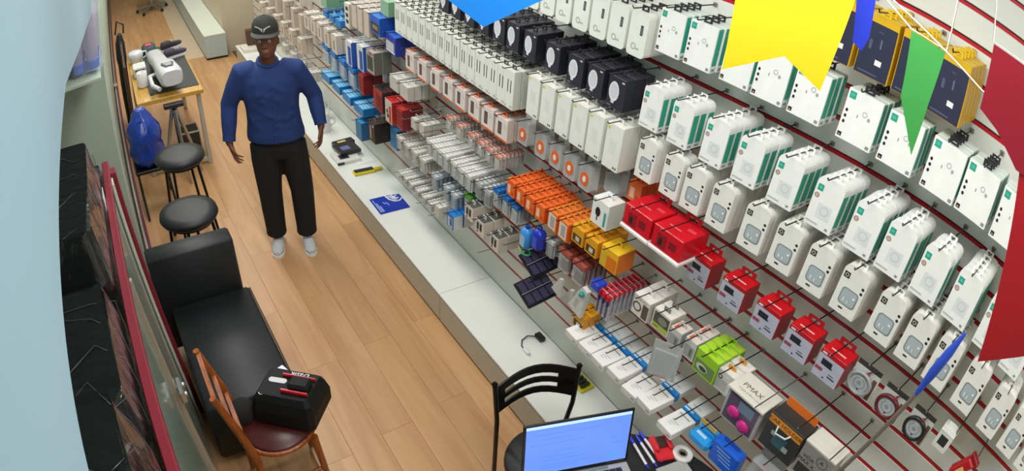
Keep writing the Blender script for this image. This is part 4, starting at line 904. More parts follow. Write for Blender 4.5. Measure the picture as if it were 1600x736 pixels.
shoe(0.63, 7.2, 0.782, 0.5, 'white and dark sneaker at the back right of desk', mat('dark_suede', '#3a3640', 0.7), C('#e6e6e8'), grp='sneakers on the desk')
shoe(0.635, 6.9, 0.782, 0.4, 'white and violet sneaker beside the cutting mat', mat('violet_suede', '#4a4256', 0.7), C('#e9e9ea'), grp='sneakers on the desk')
t = thing('dark_bag', 'dark slate pouch lying at the far end of desk', 'pouch', (0.38, 7.24, 0.782)); MB().cbox(-0.08, 0.08, -0.12, 0.12, 0, 0.09, mat('slate_cloth', '#3d4a52', 0.7), 0.03, smooth=True).build('pouch_body', t); MB().cbox(-0.04, 0.03, -0.05, 0.03, 0.091, 0.1, C('#c9283c'), 0.003).build('red_patch', t)
t = thing('heat_press', 'white elongated machine with triangular badge over the desk front', 'machine', (0.44, 6.2, 0.782), (0, 0, 0.1))
def rr_ring(y, w, h, zc, n=16): return [(w*math.copysign(abs(math.cos(2*math.pi*i/n))**0.6, math.cos(2*math.pi*i/n)), y, zc + h*math.copysign(abs(math.sin(2*math.pi*i/n))**0.6, math.sin(2*math.pi*i/n))) for i in range(n)][::-1]
M_mach = mat('white_machine', '#d3d4d8', 0.3, var=0.03)
MB().loft([rr_ring(y, w, h, z) for y, w, h, z in ((0.5, 0.05, 0.04, 0.14), (0.47, 0.075, 0.06, 0.14), (0.1, 0.08, 0.065, 0.15), (0.0, 0.085, 0.07, 0.16), (-0.1, 0.105, 0.085, 0.17), (-0.36, 0.11, 0.09, 0.17), (-0.40, 0.09, 0.07, 0.17))], M_mach).build('body', t)
MB().prism([(-0.055, -0.20), (0.05, -0.20), (0.06, -0.24), (0.035, -0.33), (-0.035, -0.33), (-0.06, -0.24)], 0.255, 0.264, C('#1c1d20'), 'z').prism([(-0.035, -0.215), (0.03, -0.215), (0.04, -0.245), (0.022, -0.31), (-0.022, -0.31), (-0.04, -0.245)], 0.2645, 0.268, C('#8d9096'), 'z').build('badge', t)
MB().cbox(-0.07, 0.07, 0.05, 0.4, 0.0, 0.085, C('#2b2c2f'), 0.01).build('base', t)
MB().tube([(-0.09, 0.0, 0.1), (-0.16, -0.1, 0.13), (-0.17, -0.28, 0.1), (-0.12, -0.36, 0.08)], 0.022, M_mach, 8).build('side_arm', t)
t = thing('tripod_stand', 'silver and black tripod stand in front of the desk', 'tripod', (0.44, 5.70, 0))
MB().cbox(-0.09, 0.09, -0.03, 0.03, 0.72, 0.76, C('#26272a'), 0.006).build('head_plate', t); MB().tube([(0, 0, 0.35), (0, 0, 0.72)], 0.018, M_blackm, 8).build('centre_column', t)
for k, a in enumerate((0.6, 2.7, 4.8)): MB().tube([(0.02*math.cos(a), 0.02*math.sin(a), 0.7), (0.13*math.cos(a), 0.1*math.sin(a), 0.3), (0.19*math.cos(a), 0.13*math.sin(a), 0.01)], [0.02, 0.015, 0.01], M_steel, 8).build('leg', t)
t = thing('wire_crate', 'black crate with pale rim standing under the desk', 'crate', (0.56, 6.1, 0)); MB().cbox(-0.1, 0.1, -0.1, 0.1, 0.002, 0.3, C('#26282a'), 0.01).build('body', t); MB().tube([(-0.1, -0.1, 0.305), (0.1, -0.1, 0.305), (0.1, 0.1, 0.305), (-0.1, 0.1, 0.305)], 0.01, C('#b9bcb8'), 6, True).build('rim', t)
t = thing('paper_roll', 'white paper roll standing on the desk beside the machine', 'paper roll', (0.22, 6.25, 0.782)); MB().lathe([(0.055, 0.0), (0.055, 0.14), (0.02, 0.14), (0.02, 0.12)], C('#dcd9d4', 0.7), 20).build('roll', t)
t = thing('power_station', 'small white soldering station at the left desk side', 'device', (0.22, 6.6, 0.782)); MB().cbox(-0.07, 0.07, -0.09, 0.09, 0, 0.1, C('#d5d5d3'), 0.008).build('case', t); MB().cbox(-0.05, 0.05, -0.0905 - 0.004, -0.0905, 0.02, 0.08, C('#25282b'), 0.001).build('front_panel', t)
t = thing('green_bottle', 'small green bottle beside the white soldering station', 'bottle', (0.37, 6.83, 0.782)); MB().lathe([(0.03, 0), (0.03, 0.08), (0.012, 0.1), (0.012, 0.12)], C('#2f9a6a', 0.3), 12).build('bottle_body', t)
t = thing('white_cup', 'rounded white cup at the far left of the desk', 'cup', (0.21, 7.02, 0.782)); MB().lathe([(0.06, 0), (0.085, 0.05), (0.09, 0.1), (0.07, 0.12), (0.03, 0.125)], C('#d3d6dc', 0.3), 20).build('cup_body', t)
MB().tube([(0.08, 0, 0.03), (0.13, 0.0, 0.05), (0.12, 0, 0.1), (0.085, 0, 0.1)], 0.01, C('#d3d6dc', 0.3), 8).build('handle', t)
t = thing('yellow_tape_strip', 'pair of yellow measuring strips between the desk tools', 'ruler', (0.36, 7.0, 0.782)); MB().cbox(-0.09, -0.075, -0.2, 0.12, 0, 0.004, C('#d6d05a'), 0.001).build('strip', t); MB().cbox(0.04, 0.055, -0.25, 0.1, 0, 0.004, C('#e3dfc0'), 0.001).build('strip', t)
t = thing('clothes_rack', 'dark brown rack frame standing left of the desk', 'rack', (0.06, 6.3, 0))
for yy in (-0.3, 0.55): MB().tube([(0, yy, 0), (0.0, yy, 1.1)], 0.014, mat('brown_metal', '#4a2b1c', 0.4), 8).build('post', t)
for zz in (0.5, 1.08): MB().tube([(0, -0.3, zz), (0, 0.55, zz)], 0.011, mat('brown_metal', '#4a2b1c'), 8).build('crossbar', t)
t = thing('black_backpack', 'black bag hanging at the top of the brown rack', 'bag', (0.055, 7.32, 0.7))
MB().loft([[(0.055*k*math.cos(a*math.pi/5)*(1 + 0.12*math.sin(3*a)), 0.13*k*math.sin(a*math.pi/5), zz) for a in range(10)] for zz, k in ((-0.699, 0.8), (-0.3, 0.9), (0.0, 0.9), (0.08, 1.1), (0.25, 1), (0.36, 0.5))], mat('black_cloth', '#1b1a1b', 0.8), smooth=True).build('bag_body', t)
MB().tube([(0.05, 0, 0.36), (0.06, 0.03, 0.45), (-0.02, 0.05, 0.5), (-0.05, 0.02, 0.36)], 0.012, mat('black_cloth', '#1b1a1b'), 6).build('strap', t)
# blue bag on a dark folding chair
t = thing('folding_chair', 'dark folding chair under the shiny blue bag', 'chair', (0.12, 5.35, 0))
MB().cbox(-0.14, 0.16, -0.16, 0.16, 0.40, 0.43, M_blackm, 0.008).build('seat', t)
for sx in (-0.12, 0.14):
    MB().tube([(sx, -0.24, 0.01), (sx, 0.14, 0.395)], 0.011, M_blackm, 8).build('leg', t); MB().tube([(sx, 0.22, 0.01), (sx, -0.14, 0.395)], 0.011, M_blackm, 8).build('leg', t)
t = thing('blue_bag', 'shiny dark blue plastic bag slumped beside the round stool', 'bag', (0.12, 5.38, 0.4305))
rnd = random.Random(4)
def crumple(z, k, n=22): return [(0.15*k*math.cos(2*math.pi*a/n)*(1 + 0.13*math.sin(5*a + z*31) + rnd.uniform(-0.07, 0.07)), 0.19*k*math.sin(2*math.pi*a/n)*(1 + 0.12*math.sin(4*a - z*23) + rnd.uniform(-0.07, 0.07)), z) for a in range(n)]
MB().loft([crumple(z, k) for z, k in ((0.001, 0.75), (0.05, 0.95), (0.11, 1.0), (0.17, 0.92), (0.23, 1.0), (0.3, 0.9), (0.36, 0.8), (0.41, 0.6), (0.45, 0.4), (0.48, 0.3))], mat('blue_bag_film', '#1d3f9c', 0.2, var=0.4, scale=14, bump=0.8), smooth=True).build('bag_body', t)
MB().disc(0, 0, 0, 0.03, 0.03, C('#2f8f4a')).build('green_patch', t, (-0.02, -0.1, 0.405), (0, 1.1, -1.2))
# office chair base far back
t = thing('office_chair', 'office chair with silver star base far back on the wood floor', 'chair', (0.78, 12.2, 0))
for k in range(5):
    a = k*1.2566 + 0.3; MB().tube([(0, 0, 0.12), (0.3*math.cos(a), 0.3*math.sin(a), 0.075)], [0.03, 0.018], M_steel, 8).build('star_arm', t)
    MB().lathe([(0.03, -0.02), (0.03, 0.02)], C('#1b1b1d'), 12, Matrix.Translation((0.3*math.cos(a), 0.3*math.sin(a), 0.031)) @ Matrix.Rotation(math.pi/2, 4, 'X')).build('caster', t)
MB().tube([(0, 0, 0.121), (0, 0, 0.42)], 0.025, M_steel, 10).build('gas_column', t); MB().cbox(-0.24, 0.24, -0.24, 0.24, 0.42, 0.5, C('#2a2b2d', 0.7), 0.03).build('seat', t)
MB().cbox(-0.22, 0.22, 0.2, 0.26, 0.55, 1.05, C('#2a2b2d', 0.7), 0.02).tube([(0, 0.15, 0.46), (0, 0.28, 0.5), (0, 0.275, 0.7)], 0.02, C('#2a2b2d', 0.7), 8).build('backrest', t)
# wooden chair with dark red seat near the camera
t = thing('wooden_chair', 'orange wooden chair with round dark red seat beside the sofa', 'chair', (0.29, 2.17, 0), (0, 0, 0))
prof = [(0.01, 0.455), (0.17, 0.45), (0.175, 0.47), (0.16, 0.485), (0.02, 0.49)]
MB().lathe(prof, mat('maroon_leather', '#4a1a1a', 0.35, var=0.1, bump=0.05), 32).build('seat', t)
MB().tube([(0.178*math.cos(a*0.2618), 0.178*math.sin(a*0.2618), 0.462) for a in range(24)], 0.012, M_orangewood, 8, True).build('seat_rim', t)
for sx, sy in ((0.13, -0.14), (0.13, 0.12)): MB().tube([(sx, sy, 0.449), (sx*1.3, sy*1.25, 0.01)], [0.02, 0.014], M_orangewood, 8).build('leg', t)
for sy in (-0.15, 0.15): MB().tube([(-0.17, sy*1.1, 0.01), (-0.155, sy, 0.45), (-0.2, sy*1.05, 0.7), (-0.26, sy*1.05, 0.96)], [0.014, 0.021, 0.02, 0.015], M_orangewood, 8).build('back_post', t)
for z0, w in ((0.93, 0.034), (0.78, 0.02), (0.65, 0.02)):
    xo = -0.18 - (z0 - 0.62) * 0.24; MB().prism([(-0.15, z0 - w), (0.15, z0 - w), (0.15, z0 + w*0.6), (0.05, z0 + w), (-0.05, z0 + w), (-0.15, z0 + w*0.6)], xo - 0.01, xo + 0.01, M_orangewood, 'x').build('back_rail', t)
MB().tube([(0.165, -0.17, 0.14), (0.165, 0.14, 0.14)], 0.01, M_orangewood, 8).build('stretcher', t)
for sy in (-0.16, 0.16): MB().tube([(-0.16, sy, 0.2), (0.15, sy*0.95, 0.2)], 0.01, M_orangewood, 8).build('stretcher', t)
# black tool case with lettering
t = thing('tool_case', 'black plastic tool case with red stripe and white lettering on chair', 'case', (0.385, 2.2, 0.491), (0, 0, 0.84 - math.pi))
M_case = mat('case_plastic', '#141617', 0.6, var=0.15, spec=0.25)
def cr(z, w, l): return [(w*x, l*y, z) for x, y in ((-1,-0.85),(-0.85,-1),(0.85,-1),(1,-0.85),(1,0.85),(0.85,1),(-0.85,1),(-1,0.85))]
MB().loft([cr(0.0, 0.11, 0.15), cr(0.02, 0.12, 0.16), cr(0.10, 0.12, 0.16), cr(0.16, 0.105, 0.145), cr(0.19, 0.085, 0.125)], M_case, smooth=False).build('case_body', t)
MB().cbox(-0.03, 0.045, 0.01, 0.115, 0.191, 0.235, M_case, 0.012).build('handle', t)
MB().cbox(0.046, 0.06, -0.02, 0.12, 0.191, 0.212, C('#b3182a', 0.3), 0.004).cbox(-0.05, -0.038, -0.05, 0.12, 0.191, 0.21, C('#c01a2b', 0.3), 0.004).build('red_stripe', t)
TOP = Matrix.Rotation(-math.pi/2, 4, 'Z')
MB().text('Dasik', 0.042, C('#e8e9ea'), Matrix.Translation((-0.065, 0.03, 0.1915)) @ TOP).build('lettering', t)
MB().prism([(0.016*math.cos(a*math.pi/6), 0.05*(1 if math.sin(a*math.pi/6) > 0 else -1)*0.6 + 0.016*math.sin(a*math.pi/6)) for a in range(12)], 0.1905, 0.1935, C('#c9ced0'), 'z').build('white_badge', t, (-0.01, -0.06, 0))
MB().lathe([(0.019, 0.1712), (0.019, 0.176)], C('#d0d3d3'), 20, Matrix.Translation((0.07, -0.105, 0.012))).build('round_sticker', t)
MB().text('R2', 0.03, C('#dcdcdc'), Matrix.Translation((0.0, -0.1612, 0.07)) @ Matrix.Rotation(math.pi/2, 4, 'X')).build('logo', t)
t = thing('baseball_hat', 'crumpled black hat beside the tool case on the chair', 'hat', (0.15, 2.285, 0.491), (0, 0, 0.9))
MB().lathe([(0.066, 0.0), (0.068, 0.03), (0.06, 0.065), (0.04, 0.09), (0.01, 0.1)], mat('cap_cloth', '#191817', 0.9, bump=0.2), 20).build('crown', t)
MB().prism([(0.06*math.cos(a), 0.06 + 0.05*math.sin(a)) for a in [i*math.pi/10 for i in range(11)]], 0.004, 0.012, mat('cap_cloth', '#191817'), 'z').build('brim', t)
t = thing('smartphone', 'phone with lilac screen propped beyond the tool case', 'phone', (0.425, 2.49, 0.4415), (0, 0, 0.3))
MB().cbox(-0.035, 0.035, -0.07, 0.07, 0, 0.009, C('#1d1a2a'), 0.003).build('phone_body', t)
MB().box(-0.031, 0.031, -0.065, 0.065, 0.0092, 0.0098, mat('lilac_screen', '#c9b8f0', 0.2, emit=0.5)).build('screen', t)
# ------------------------------------------------------------------ the walking person
# figure frame: x = the picture's right, y = away from the viewer, z up
person = thing('person', 'person in navy long sleeved shirt, black trousers and dark cap walking forward', 'person', (0.991, 4.31, 0), (0, 0, math.atan2(-0.225, 0.974)))
M_skin = mat('skin', '#74462f', 0.5, var=0.1, scale=20)
M_shirt = mat('navy_shirt', '#1d3872', 0.8, var=0.12, scale=9, bump=0.35)
M_trs = mat('black_trousers', '#131316', 0.85, var=0.15, scale=12, bump=0.3)
M_capm = mat('olive_cap', '#2d2d2a', 0.85, var=0.12, scale=40)
def ell(c, rx, ry, n=16): return [(c[0] + rx*math.cos(2*math.pi*i/n), c[1] + ry*math.sin(2*math.pi*i/n), c[2]) for i in range(n)]
def ball(b, c, r, m, M=None, sc=(1, 1, 1)):
    b.loft([[(c[0] + r*sc[0]*math.sin(t)*math.cos(2*math.pi*i/12), c[1] + r*sc[1]*math.sin(t)*math.sin(2*math.pi*i/12), c[2] - r*sc[2]*math.cos(t)) for i in range(12)] for t in [math.pi*(0.04 + 0.92*k/8) for k in range(9)]], m, M)
SH = {-1: (-0.17, 0.0, 1.425), 1: (0.195, 0.0, 1.42)}
EL = {-1: (-0.285, 0.03, 1.19), 1: (0.305, 0.04, 1.20)}
WR = {-1: (-0.322, -0.05, 0.935), 1: (0.325, -0.06, 1.00)}
HP = {-1: (-0.085, 0.0, 0.86), 1: (0.105, 0.0, 0.86)}
KN = {-1: (-0.095, -0.06, 0.49), 1: (0.135, -0.07, 0.50)}
AN = {-1: (-0.098, -0.06, 0.10), 1: (0.13, -0.10, 0.10)}
def lerp(a, b, t): return tuple(a[i] + (b[i] - a[i]) * t for i in range(3))
body = MB()
# torso, pelvis, neck
body.loft([ell((0.01, 0, z), rx, ry) for z, rx, ry in ((0.80, 0.12, 0.09), (0.90, 0.145, 0.10), (1.02, 0.14, 0.09), (1.15, 0.145, 0.095), (1.30, 0.165, 0.10), (1.42, 0.16, 0.085), (1.48, 0.08, 0.06))], M_skin)
body.tube([(0.012, 0.0, 1.44), (0.015, -0.015, 1.52), (0.018, -0.03, 1.58)], [0.058, 0.053, 0.053], M_skin, 14)
for s in (-1, 1):
    body.tube([SH[s], lerp(SH[s], EL[s], 0.5), EL[s], lerp(EL[s], WR[s], 0.4), WR[s]], [0.052, 0.046, 0.038, 0.037, 0.026], M_skin, 12)
    body.tube([HP[s], lerp(HP[s], KN[s], 0.5), KN[s], lerp(KN[s], AN[s], 0.35), AN[s], (AN[s][0], AN[s][1] - 0.02, 0.05)], [0.085, 0.07, 0.05, 0.05, 0.034, 0.035], M_skin, 12)
# head bowed a little towards the floor, turned to the picture's left
HM = Matrix.Translation((0.02, -0.045, 1.66)) @ Matrix.Rotation(-0.15, 4, 'Z') @ Matrix.Rotation(-0.06, 4, 'X')
body.loft([[(rx*math.cos(2*math.pi*i/16), (fy if math.sin(2*math.pi*i/16) < 0 else by)*math.sin(2*math.pi*i/16), z) for i in range(16)] for z, rx, fy, by in
           ((-0.118, 0.026, 0.075, 0.02), (-0.105, 0.045, 0.09, 0.045), (-0.075, 0.062, 0.092, 0.07), (-0.03, 0.072, 0.09, 0.09), (0.02, 0.077, 0.092, 0.1), (0.07, 0.075, 0.086, 0.1), (0.105, 0.058, 0.064, 0.08), (0.125, 0.025, 0.03, 0.035))], M_skin, HM)
body.loft([[(w*x, y, z) for x, y in ((-1, -0.085), (-0.4, d), (0.4, d), (1, -0.085))] for z, w, d in ((0.008, 0.008, -0.095), (-0.02, 0.012, -0.108), (-0.036, 0.018, -0.112), (-0.042, 0.014, -0.094))], M_skin, HM)      # nose
ball(body, (0, -0.092, -0.066), 0.02, M_skin, HM, (1.3, 0.5, 0.35)); ball(body, (0, -0.09, -0.078), 0.018, M_skin, HM, (1.2, 0.5, 0.4))             # lips
for s in (-1, 1): ball(body, (s*0.078, 0.01, -0.015), 0.03, M_skin, HM, (0.35, 0.6, 1.0)); ball(body, (s*0.032, -0.083, 0.018), 0.022, M_skin, HM, (1.2, 0.4, 0.3))   # ears, brows
# hands: palm and five unequal bent fingers
for s in (-1, 1):
    w = Vector(WR[s]); dn = Vector(((0.02, -0.02, -0.10) if s < 0 else (-0.01, -0.03, -0.085))).normalized()
    fw = Vector((0, -1, 0)); fw = (fw - dn * fw.dot(dn)).normalized()          # knuckle line runs front to back
    sd = dn.cross(fw)
    inw = sd if sd.x * s < 0 else -sd                                          # towards the thigh
    P = lambda a, f, i: w + dn*a + fw*f + inw*i
    body.tube([P(-0.02, 0, 0), P(0.02, 0, 0)], [0.027, 0.026], M_skin, 10)
    body.loft([[tuple(P(a, wd*math.cos(2*math.pi*k/10), th*math.sin(2*math.pi*k/10) + 0.002)) for k in range(10)] for a, wd, th in ((0.0, 0.026, 0.02), (0.03, 0.038, 0.019), (0.06, 0.043, 0.017), (0.088, 0.041, 0.014))], M_skin)
    for k, (f, L, c) in enumerate(((0.034, 0.072, 0.014), (0.012, 0.082, 0.02), (-0.011, 0.076, 0.026), (-0.032, 0.06, 0.03))):
        sp = 1 + 0.35*(s < 0)
        body.tube([tuple(P(0.078, f, 0)), tuple(P(0.088 + L*0.4, f*sp, c*0.25)), tuple(P(0.088 + L*0.72, f*sp*1.05, c*0.9)), tuple(P(0.088 + L, f*sp*1.05, c*1.9))], [0.0105, 0.0095, 0.0085, 0.0065], M_skin, 8)
    body.tube([tuple(P(0.02, 0.022, 0.004)), tuple(P(0.05, 0.052, 0.014)), tuple(P(0.075, 0.06, 0.022)), tuple(P(0.1, 0.058, 0.028))], [0.014, 0.012, 0.0105, 0.007], M_skin, 8)
place('body', remesh(body, 'body', 0.0065, 4, M_skin), person)
for s in (-1, 1):
    e = MB(); ball(e, (0, 0, 0), 0.0115, C('#d8d0c8', 0.3)); e2 = MB(); 
    eo = e.build('eye', person); eo.matrix_local = HM @ Matrix.Translation((s*0.031, -0.083, 0.003))
    ball(e2, (0, -0.0075, -0.001), 0.0055, C('#1a100c', 0.2)); e2.build('iris', eo)
# shirt: torso with sleeves, open at neck, cuffs and hem
sh = MB()
sh.loft([ell((0.008, 0.0, z), rx, ry, 20) for z, rx, ry in ((0.915, 0.205, 0.145), (0.96, 0.205, 0.142), (1.05, 0.19, 0.13), (1.15, 0.185, 0.128), (1.28, 0.2, 0.132), (1.37, 0.2, 0.12), (1.43, 0.165, 0.095), (1.465, 0.105, 0.078), (1.49, 0.07, 0.062))], M_shirt)
for s in (-1, 1):
    sh.tube([(s*0.09 + 0.01, 0, 1.44), SH[s], lerp(SH[s], EL[s], 0.45), EL[s], lerp(EL[s], WR[s], 0.5), lerp(EL[s], WR[s], 0.96)], [0.066, 0.076, 0.07, 0.061, 0.056, 0.043], M_shirt, 14)
rs = random.Random(3)
for k in range(16):          # soft folds
    z = rs.uniform(0.97, 1.35); a = rs.uniform(-2.6, -0.5); r0 = 0.185
    p = [(0.008 + r0*math.cos(a + d), 0.125*math.sin(a + d)*1.02, z + 0.12*d*rs.choice((-1, 1))) for d in (-0.35, 0, 0.35)]
    sh.tube(p, [0.006, 0.016, 0.006], M_shirt, 6)
place('shirt', remesh(sh, 'shirt', 0.011, 5, M_shirt), person)
MB().tube([(0.012 + 0.066*math.cos(a), -0.008 + 0.066*math.sin(a), 1.492 + 0.02*math.sin(a)) for a in [2*math.pi*i/20 for i in range(20)]], 0.0115, M_shirt, 8, True).build('collar', person)
pk = MB().cbox(-0.012, 0.016, -0.152, -0.142, 0.93, 1.0, M_shirt, 0.003)
pl = pk.build('placket', person)
for z in (0.96, 1.08, 1.2, 1.32): MB().lathe([(0.006, 0), (0.005, 0.003)], C('#17305f', 0.4), 10, Matrix.Translation((0.006, -0.142 + 0.012*(z > 1), z)) @ Matrix.Rotation(math.pi/2, 4, 'X')).build('button', person)
for s in (-1, 1):
    MB().tube([lerp(EL[s], WR[s], 0.84), lerp(EL[s], WR[s], 0.97)], [0.046, 0.045], M_shirt, 16).build('cuff', person)
# trousers
tr_ = MB()
tr_.loft([ell((0.01, 0.0, z), rx, ry, 20) for z, rx, ry in ((0.78, 0.165, 0.115), (0.85, 0.185, 0.125), (0.93, 0.175, 0.115), (0.99, 0.16, 0.105))], M_trs)
for s in (-1, 1):
    hem = (AN[s][0], AN[s][1] + 0.005, 0.115)
    tr_.tube([(HP[s][0], 0, 0.88), lerp(HP[s], KN[s], 0.3), lerp(HP[s], KN[s], 0.7), KN[s], lerp(KN[s], AN[s], 0.4), lerp(KN[s], AN[s], 0.8), hem], [0.105, 0.106, 0.095, 0.086, 0.082, 0.076, 0.078], M_trs, 16)
    for k in range(4):
        q = lerp(KN[s], AN[s], 0.72 + 0.08*k); tr_.tube([(q[0] - 0.06, q[1] - 0.03, q[2]), (q[0], q[1] - 0.075, q[2] + rs.uniform(-0.02, 0.02)), (q[0] + 0.06, q[1] - 0.03, q[2] + 0.01)], [0.006, 0.013, 0.006], M_trs, 6)
place('trousers', remesh(tr_, 'trousers', 0.011, 4, M_trs), person)
# shoes
for s in (-1, 1):
    so = place('shoe', None, person, (AN[s][0], AN[s][1] - 0.035, 0.0), (0, 0, -math.pi/2 + (0.06 if s > 0 else -0.12)))
    shoe(0, 0, 0, 0, '', C('#cfd2d6', 0.6), C('#f0f0ee', 0.5), L=0.29, parent=so)
# cap with chevron emblem
cap = MB().loft([[(rx*math.cos(2*math.pi*i/24), (fy if math.sin(2*math.pi*i/24) < 0 else fy*1.12)*math.sin(2*math.pi*i/24), z) for i in range(24)] for z, rx, fy in ((0.05, 0.089, 0.102), (0.075, 0.09, 0.103), (0.105, 0.084, 0.096), (0.135, 0.066, 0.076), (0.152, 0.035, 0.042), (0.156, 0.01, 0.012))], M_capm)
co = place('cap', cap.mesh('cap'), person); co.matrix_local = HM
br = MB(); N = 14
r0 = [(0.088*math.cos(math.pi + math.pi*i/N), 0.1*math.sin(math.pi + math.pi*i/N), 0.056) for i in range(N + 1)]
r1 = [(0.095*math.cos(math.pi + math.pi*i/N), 0.1*math.sin(math.pi + math.pi*i/N) - 0.06*math.sin(math.pi*i/N)**0.7, 0.05 - 0.006*math.sin(math.pi*i/N) - 0.01*abs(math.cos(math.pi*i/N))) for i in range(N + 1)]
vs = r0 + r1 + [(x, y, z - 0.005) for x, y, z in r0] + [(x, y, z - 0.005) for x, y, z in r1]; K = N + 1
fs = [(i, i+1, K+i+1, K+i) for i in range(N)] + [(2*K+i+1, 2*K+i, 3*K+i, 3*K+i+1) for i in range(N)] + [(K+i, K+i+1, 3*K+i+1, 3*K+i) for i in range(N)] + [(i+1, i, 2*K+i, 2*K+i+1) for i in range(N)]
br.add(vs, fs, mat('cap_brim', '#4a4a45', 0.8, var=0.1), None, True).build('brim', co)
em = MB()
for s in (-1, 1):
    for k in range(3):
        em.prism([(s*0.004, -0.004 - 0.009*k), (s*(0.05 - 0.012*k), 0.016 - 0.002*k), (s*(0.048 - 0.012*k), 0.008 - 0.002*k), (s*0.004, -0.011 - 0.009*k)], 0, 0.003, C('#b9bbb8'), 'y')
em.build('emblem', co, (0, -0.1055, 0.095), (-0.25, 0, 0))
MB().lathe([(0.007, 0), (0.007, 0.004), (0.003, 0.006)], M_capm, 10, Matrix.Translation((0, 0, 0.156))).build('top_button', co)
# ------------------------------------------------------------------ things on the base cabinets
PZ = PH + 0.0005
t = thing('blue_sign', 'square royal blue sign with white scribbles lying on white cabinet', 'sign', (1.75, 4.06, PZ), (0, 0, -0.03))
MB().prism([(-0.125, 0.12), (-0.125, -0.12), (0.13, -0.12), (0.13, 0.10), (0.03, 0.12)][::-1], 0, 0.006, C('#1536a8', 0.35), 'z').build('plate', t)
w = MB()
for k in range(3): w.box(-0.112 + 0.013*k, -0.105 + 0.013*k, -0.10, 0.09 - 0.05*k, 0.0062, 0.0068, C('#aebef0'))
for a, b in (((-0.045, 0.03), (-0.03, 0.0)), ((-0.02, 0.02), (-0.01, -0.03))): w.tube([(a[0], a[1], 0.007), (b[0], b[1], 0.007)], 0.003, C('#c5d2f5'), 5)
w.build('lettering', t)
h = MB()
h.tube([(0.01, 0.11, 0.008), (0.02, 0.05, 0.008), (0.05, 0.01, 0.008), (0.09, 0.0, 0.008), (0.125, 0.03, 0.008)], 0.007, C('#eef1fb'), 6)
for a, b in (((0.03, 0.1), (0.06, 0.04)), ((0.055, 0.105), (0.075, 0.05)), ((0.045, 0.06), (0.095, 0.085)), ((0.06, 0.03), (0.1, 0.05))): h.tube([(*a, 0.008), (*b, 0.008)], 0.0065, C('#eef1fb'), 6)
h.build('drawn_hand', t)
t = thing('yellow_tester', 'yellow handheld tester with black screen lying on white cabinet', 'tester', (1.80, 4.62, PZ), (0, 0, -0.05))
MB().cbox(-0.13, 0.06, -0.035, 0.035, 0, 0.028, C('#e3cf1d', 0.35), 0.008).build('body', t); MB().cbox(-0.12, 0.05, -0.026, 0.026, 0.0285, 0.032, C('#26272c', 0.2), 0.001).build('screen', t)
MB().cbox(0.0605, 0.11, -0.02, 0.02, 0.004, 0.026, C('#d8c21a', 0.35), 0.006).lathe([(0.012, 0.0), (0.02, 0.02)], C('#d8c21a', 0.35), 12, Matrix.Translation((0.111, 0, 0.016)) @ Matrix.Rotation(math.pi/2, 4, 'Y')).build('plug', t)
for i, (x, y, z, wx, wy, hh, lab, hx) in enumerate(((1.72, 4.93, PZ, 0.11, 0.10, 0.03, 'white flat box with black trim at the cabinet edge', '#dedcd8'), (1.77, 5.02, PZ + 0.031, 0.10, 0.09, 0.035, 'lower black box of the stack on white cabinet', '#232226'), (1.79, 5.16, PZ, 0.10, 0.04, 0.06, 'black box with yellow label behind the flat stack', '#1f1e20'))):
    t = thing('flat_box', lab, 'box', (x, y, z), (0, 0, 0.06*i)); MB().cbox(-wx, wx, -wy, wy, 0, hh, C(hx, 0.3), 0.003).build('body', t)
    MB().box(-wx*0.6, wx*0.2, -wy*0.5, wy*0.3, hh + 0.0002, hh + 0.001, C(['#2a292c', '#6d6da8', '#d9c27a'][i])).build('printed_label', t)
    if i == 0: MB().cbox(-wx - 0.0015, -wx + 0.06, -wy - 0.003, -wy - 0.0003, 0.003, hh - 0.003, C('#2a2a2c'), 0.0005).build('black_trim', t)
t = thing('paper_sheet', 'thin white sheet beside the black boxes on cabinet', 'paper', (1.86, 4.83, PZ)); MB().cbox(-0.09, 0.09, -0.06, 0.06, 0, 0.002, C('#eef0ee', 0.7), 0.0005).build('sheet', t)
t = thing('white_jug', 'white jug with pale handle beside the person hand', 'jug', (1.75, 5.55, PZ)); MB().lathe([(0.06, 0), (0.065, 0.02), (0.06, 0.14), (0.045, 0.17), (0.04, 0.18)], C('#dcdedd', 0.3), 20).build('jug_body', t); MB().tube([(0.055, 0, 0.04), (0.11, 0, 0.07), (0.1, 0, 0.13), (0.055, 0, 0.14)], 0.009, C('#dcdedd', 0.3), 8).build('handle', t)
t = thing('white_router', 'white router with two raised aerials on the far cabinet', 'router', (1.83, 5.85, PZ)); MB().cbox(-0.1, 0.1, -0.07, 0.07, 0, 0.03, C('#e0e2e2', 0.35), 0.008).build('case', t)
for yy in (-0.06, 0.06): MB().tube([(0.05, yy, 0.03), (0.06, yy*1.3, 0.22)], 0.008, C('#e6e7e6', 0.35), 8).build('aerial', t)
t = thing('black_adapter', 'black power adapter with curled cable on the white cabinet', 'adapter', (1.92, 2.19, PZ)); MB().cbox(-0.022, 0.022, -0.035, 0.035, 0, 0.03, C('#1b1b1d', 0.3), 0.006).build('adapter_body', t)
MB().tube([(-0.022, 0.02, 0.015), (-0.06, 0.05, 0.012), (-0.11, 0.04, 0.006), (-0.14, 0.0, 0.006), (-0.145, -0.03, 0.01)], 0.004, C('#1b1b1d', 0.3), 6).build('cable', t)
MB().lathe([(0.012, 0), (0.014, 0.03), (0.01, 0.05)], C('#e4e6e6', 0.25), 12, Matrix.Translation((-0.145, -0.035, 0.015)) @ Matrix.Rotation(math.pi/2, 4, 'X')).build('white_plug', t)
t = thing('yellow_tray', 'yellow edged black tool tray on cabinet behind the black chair', 'tray', (1.915, 1.76, PZ)); MB().cbox(-0.05, 0.05, -0.06, 0.06, 0, 0.012, C('#d4cf1e', 0.35), 0.003).build('plate', t)
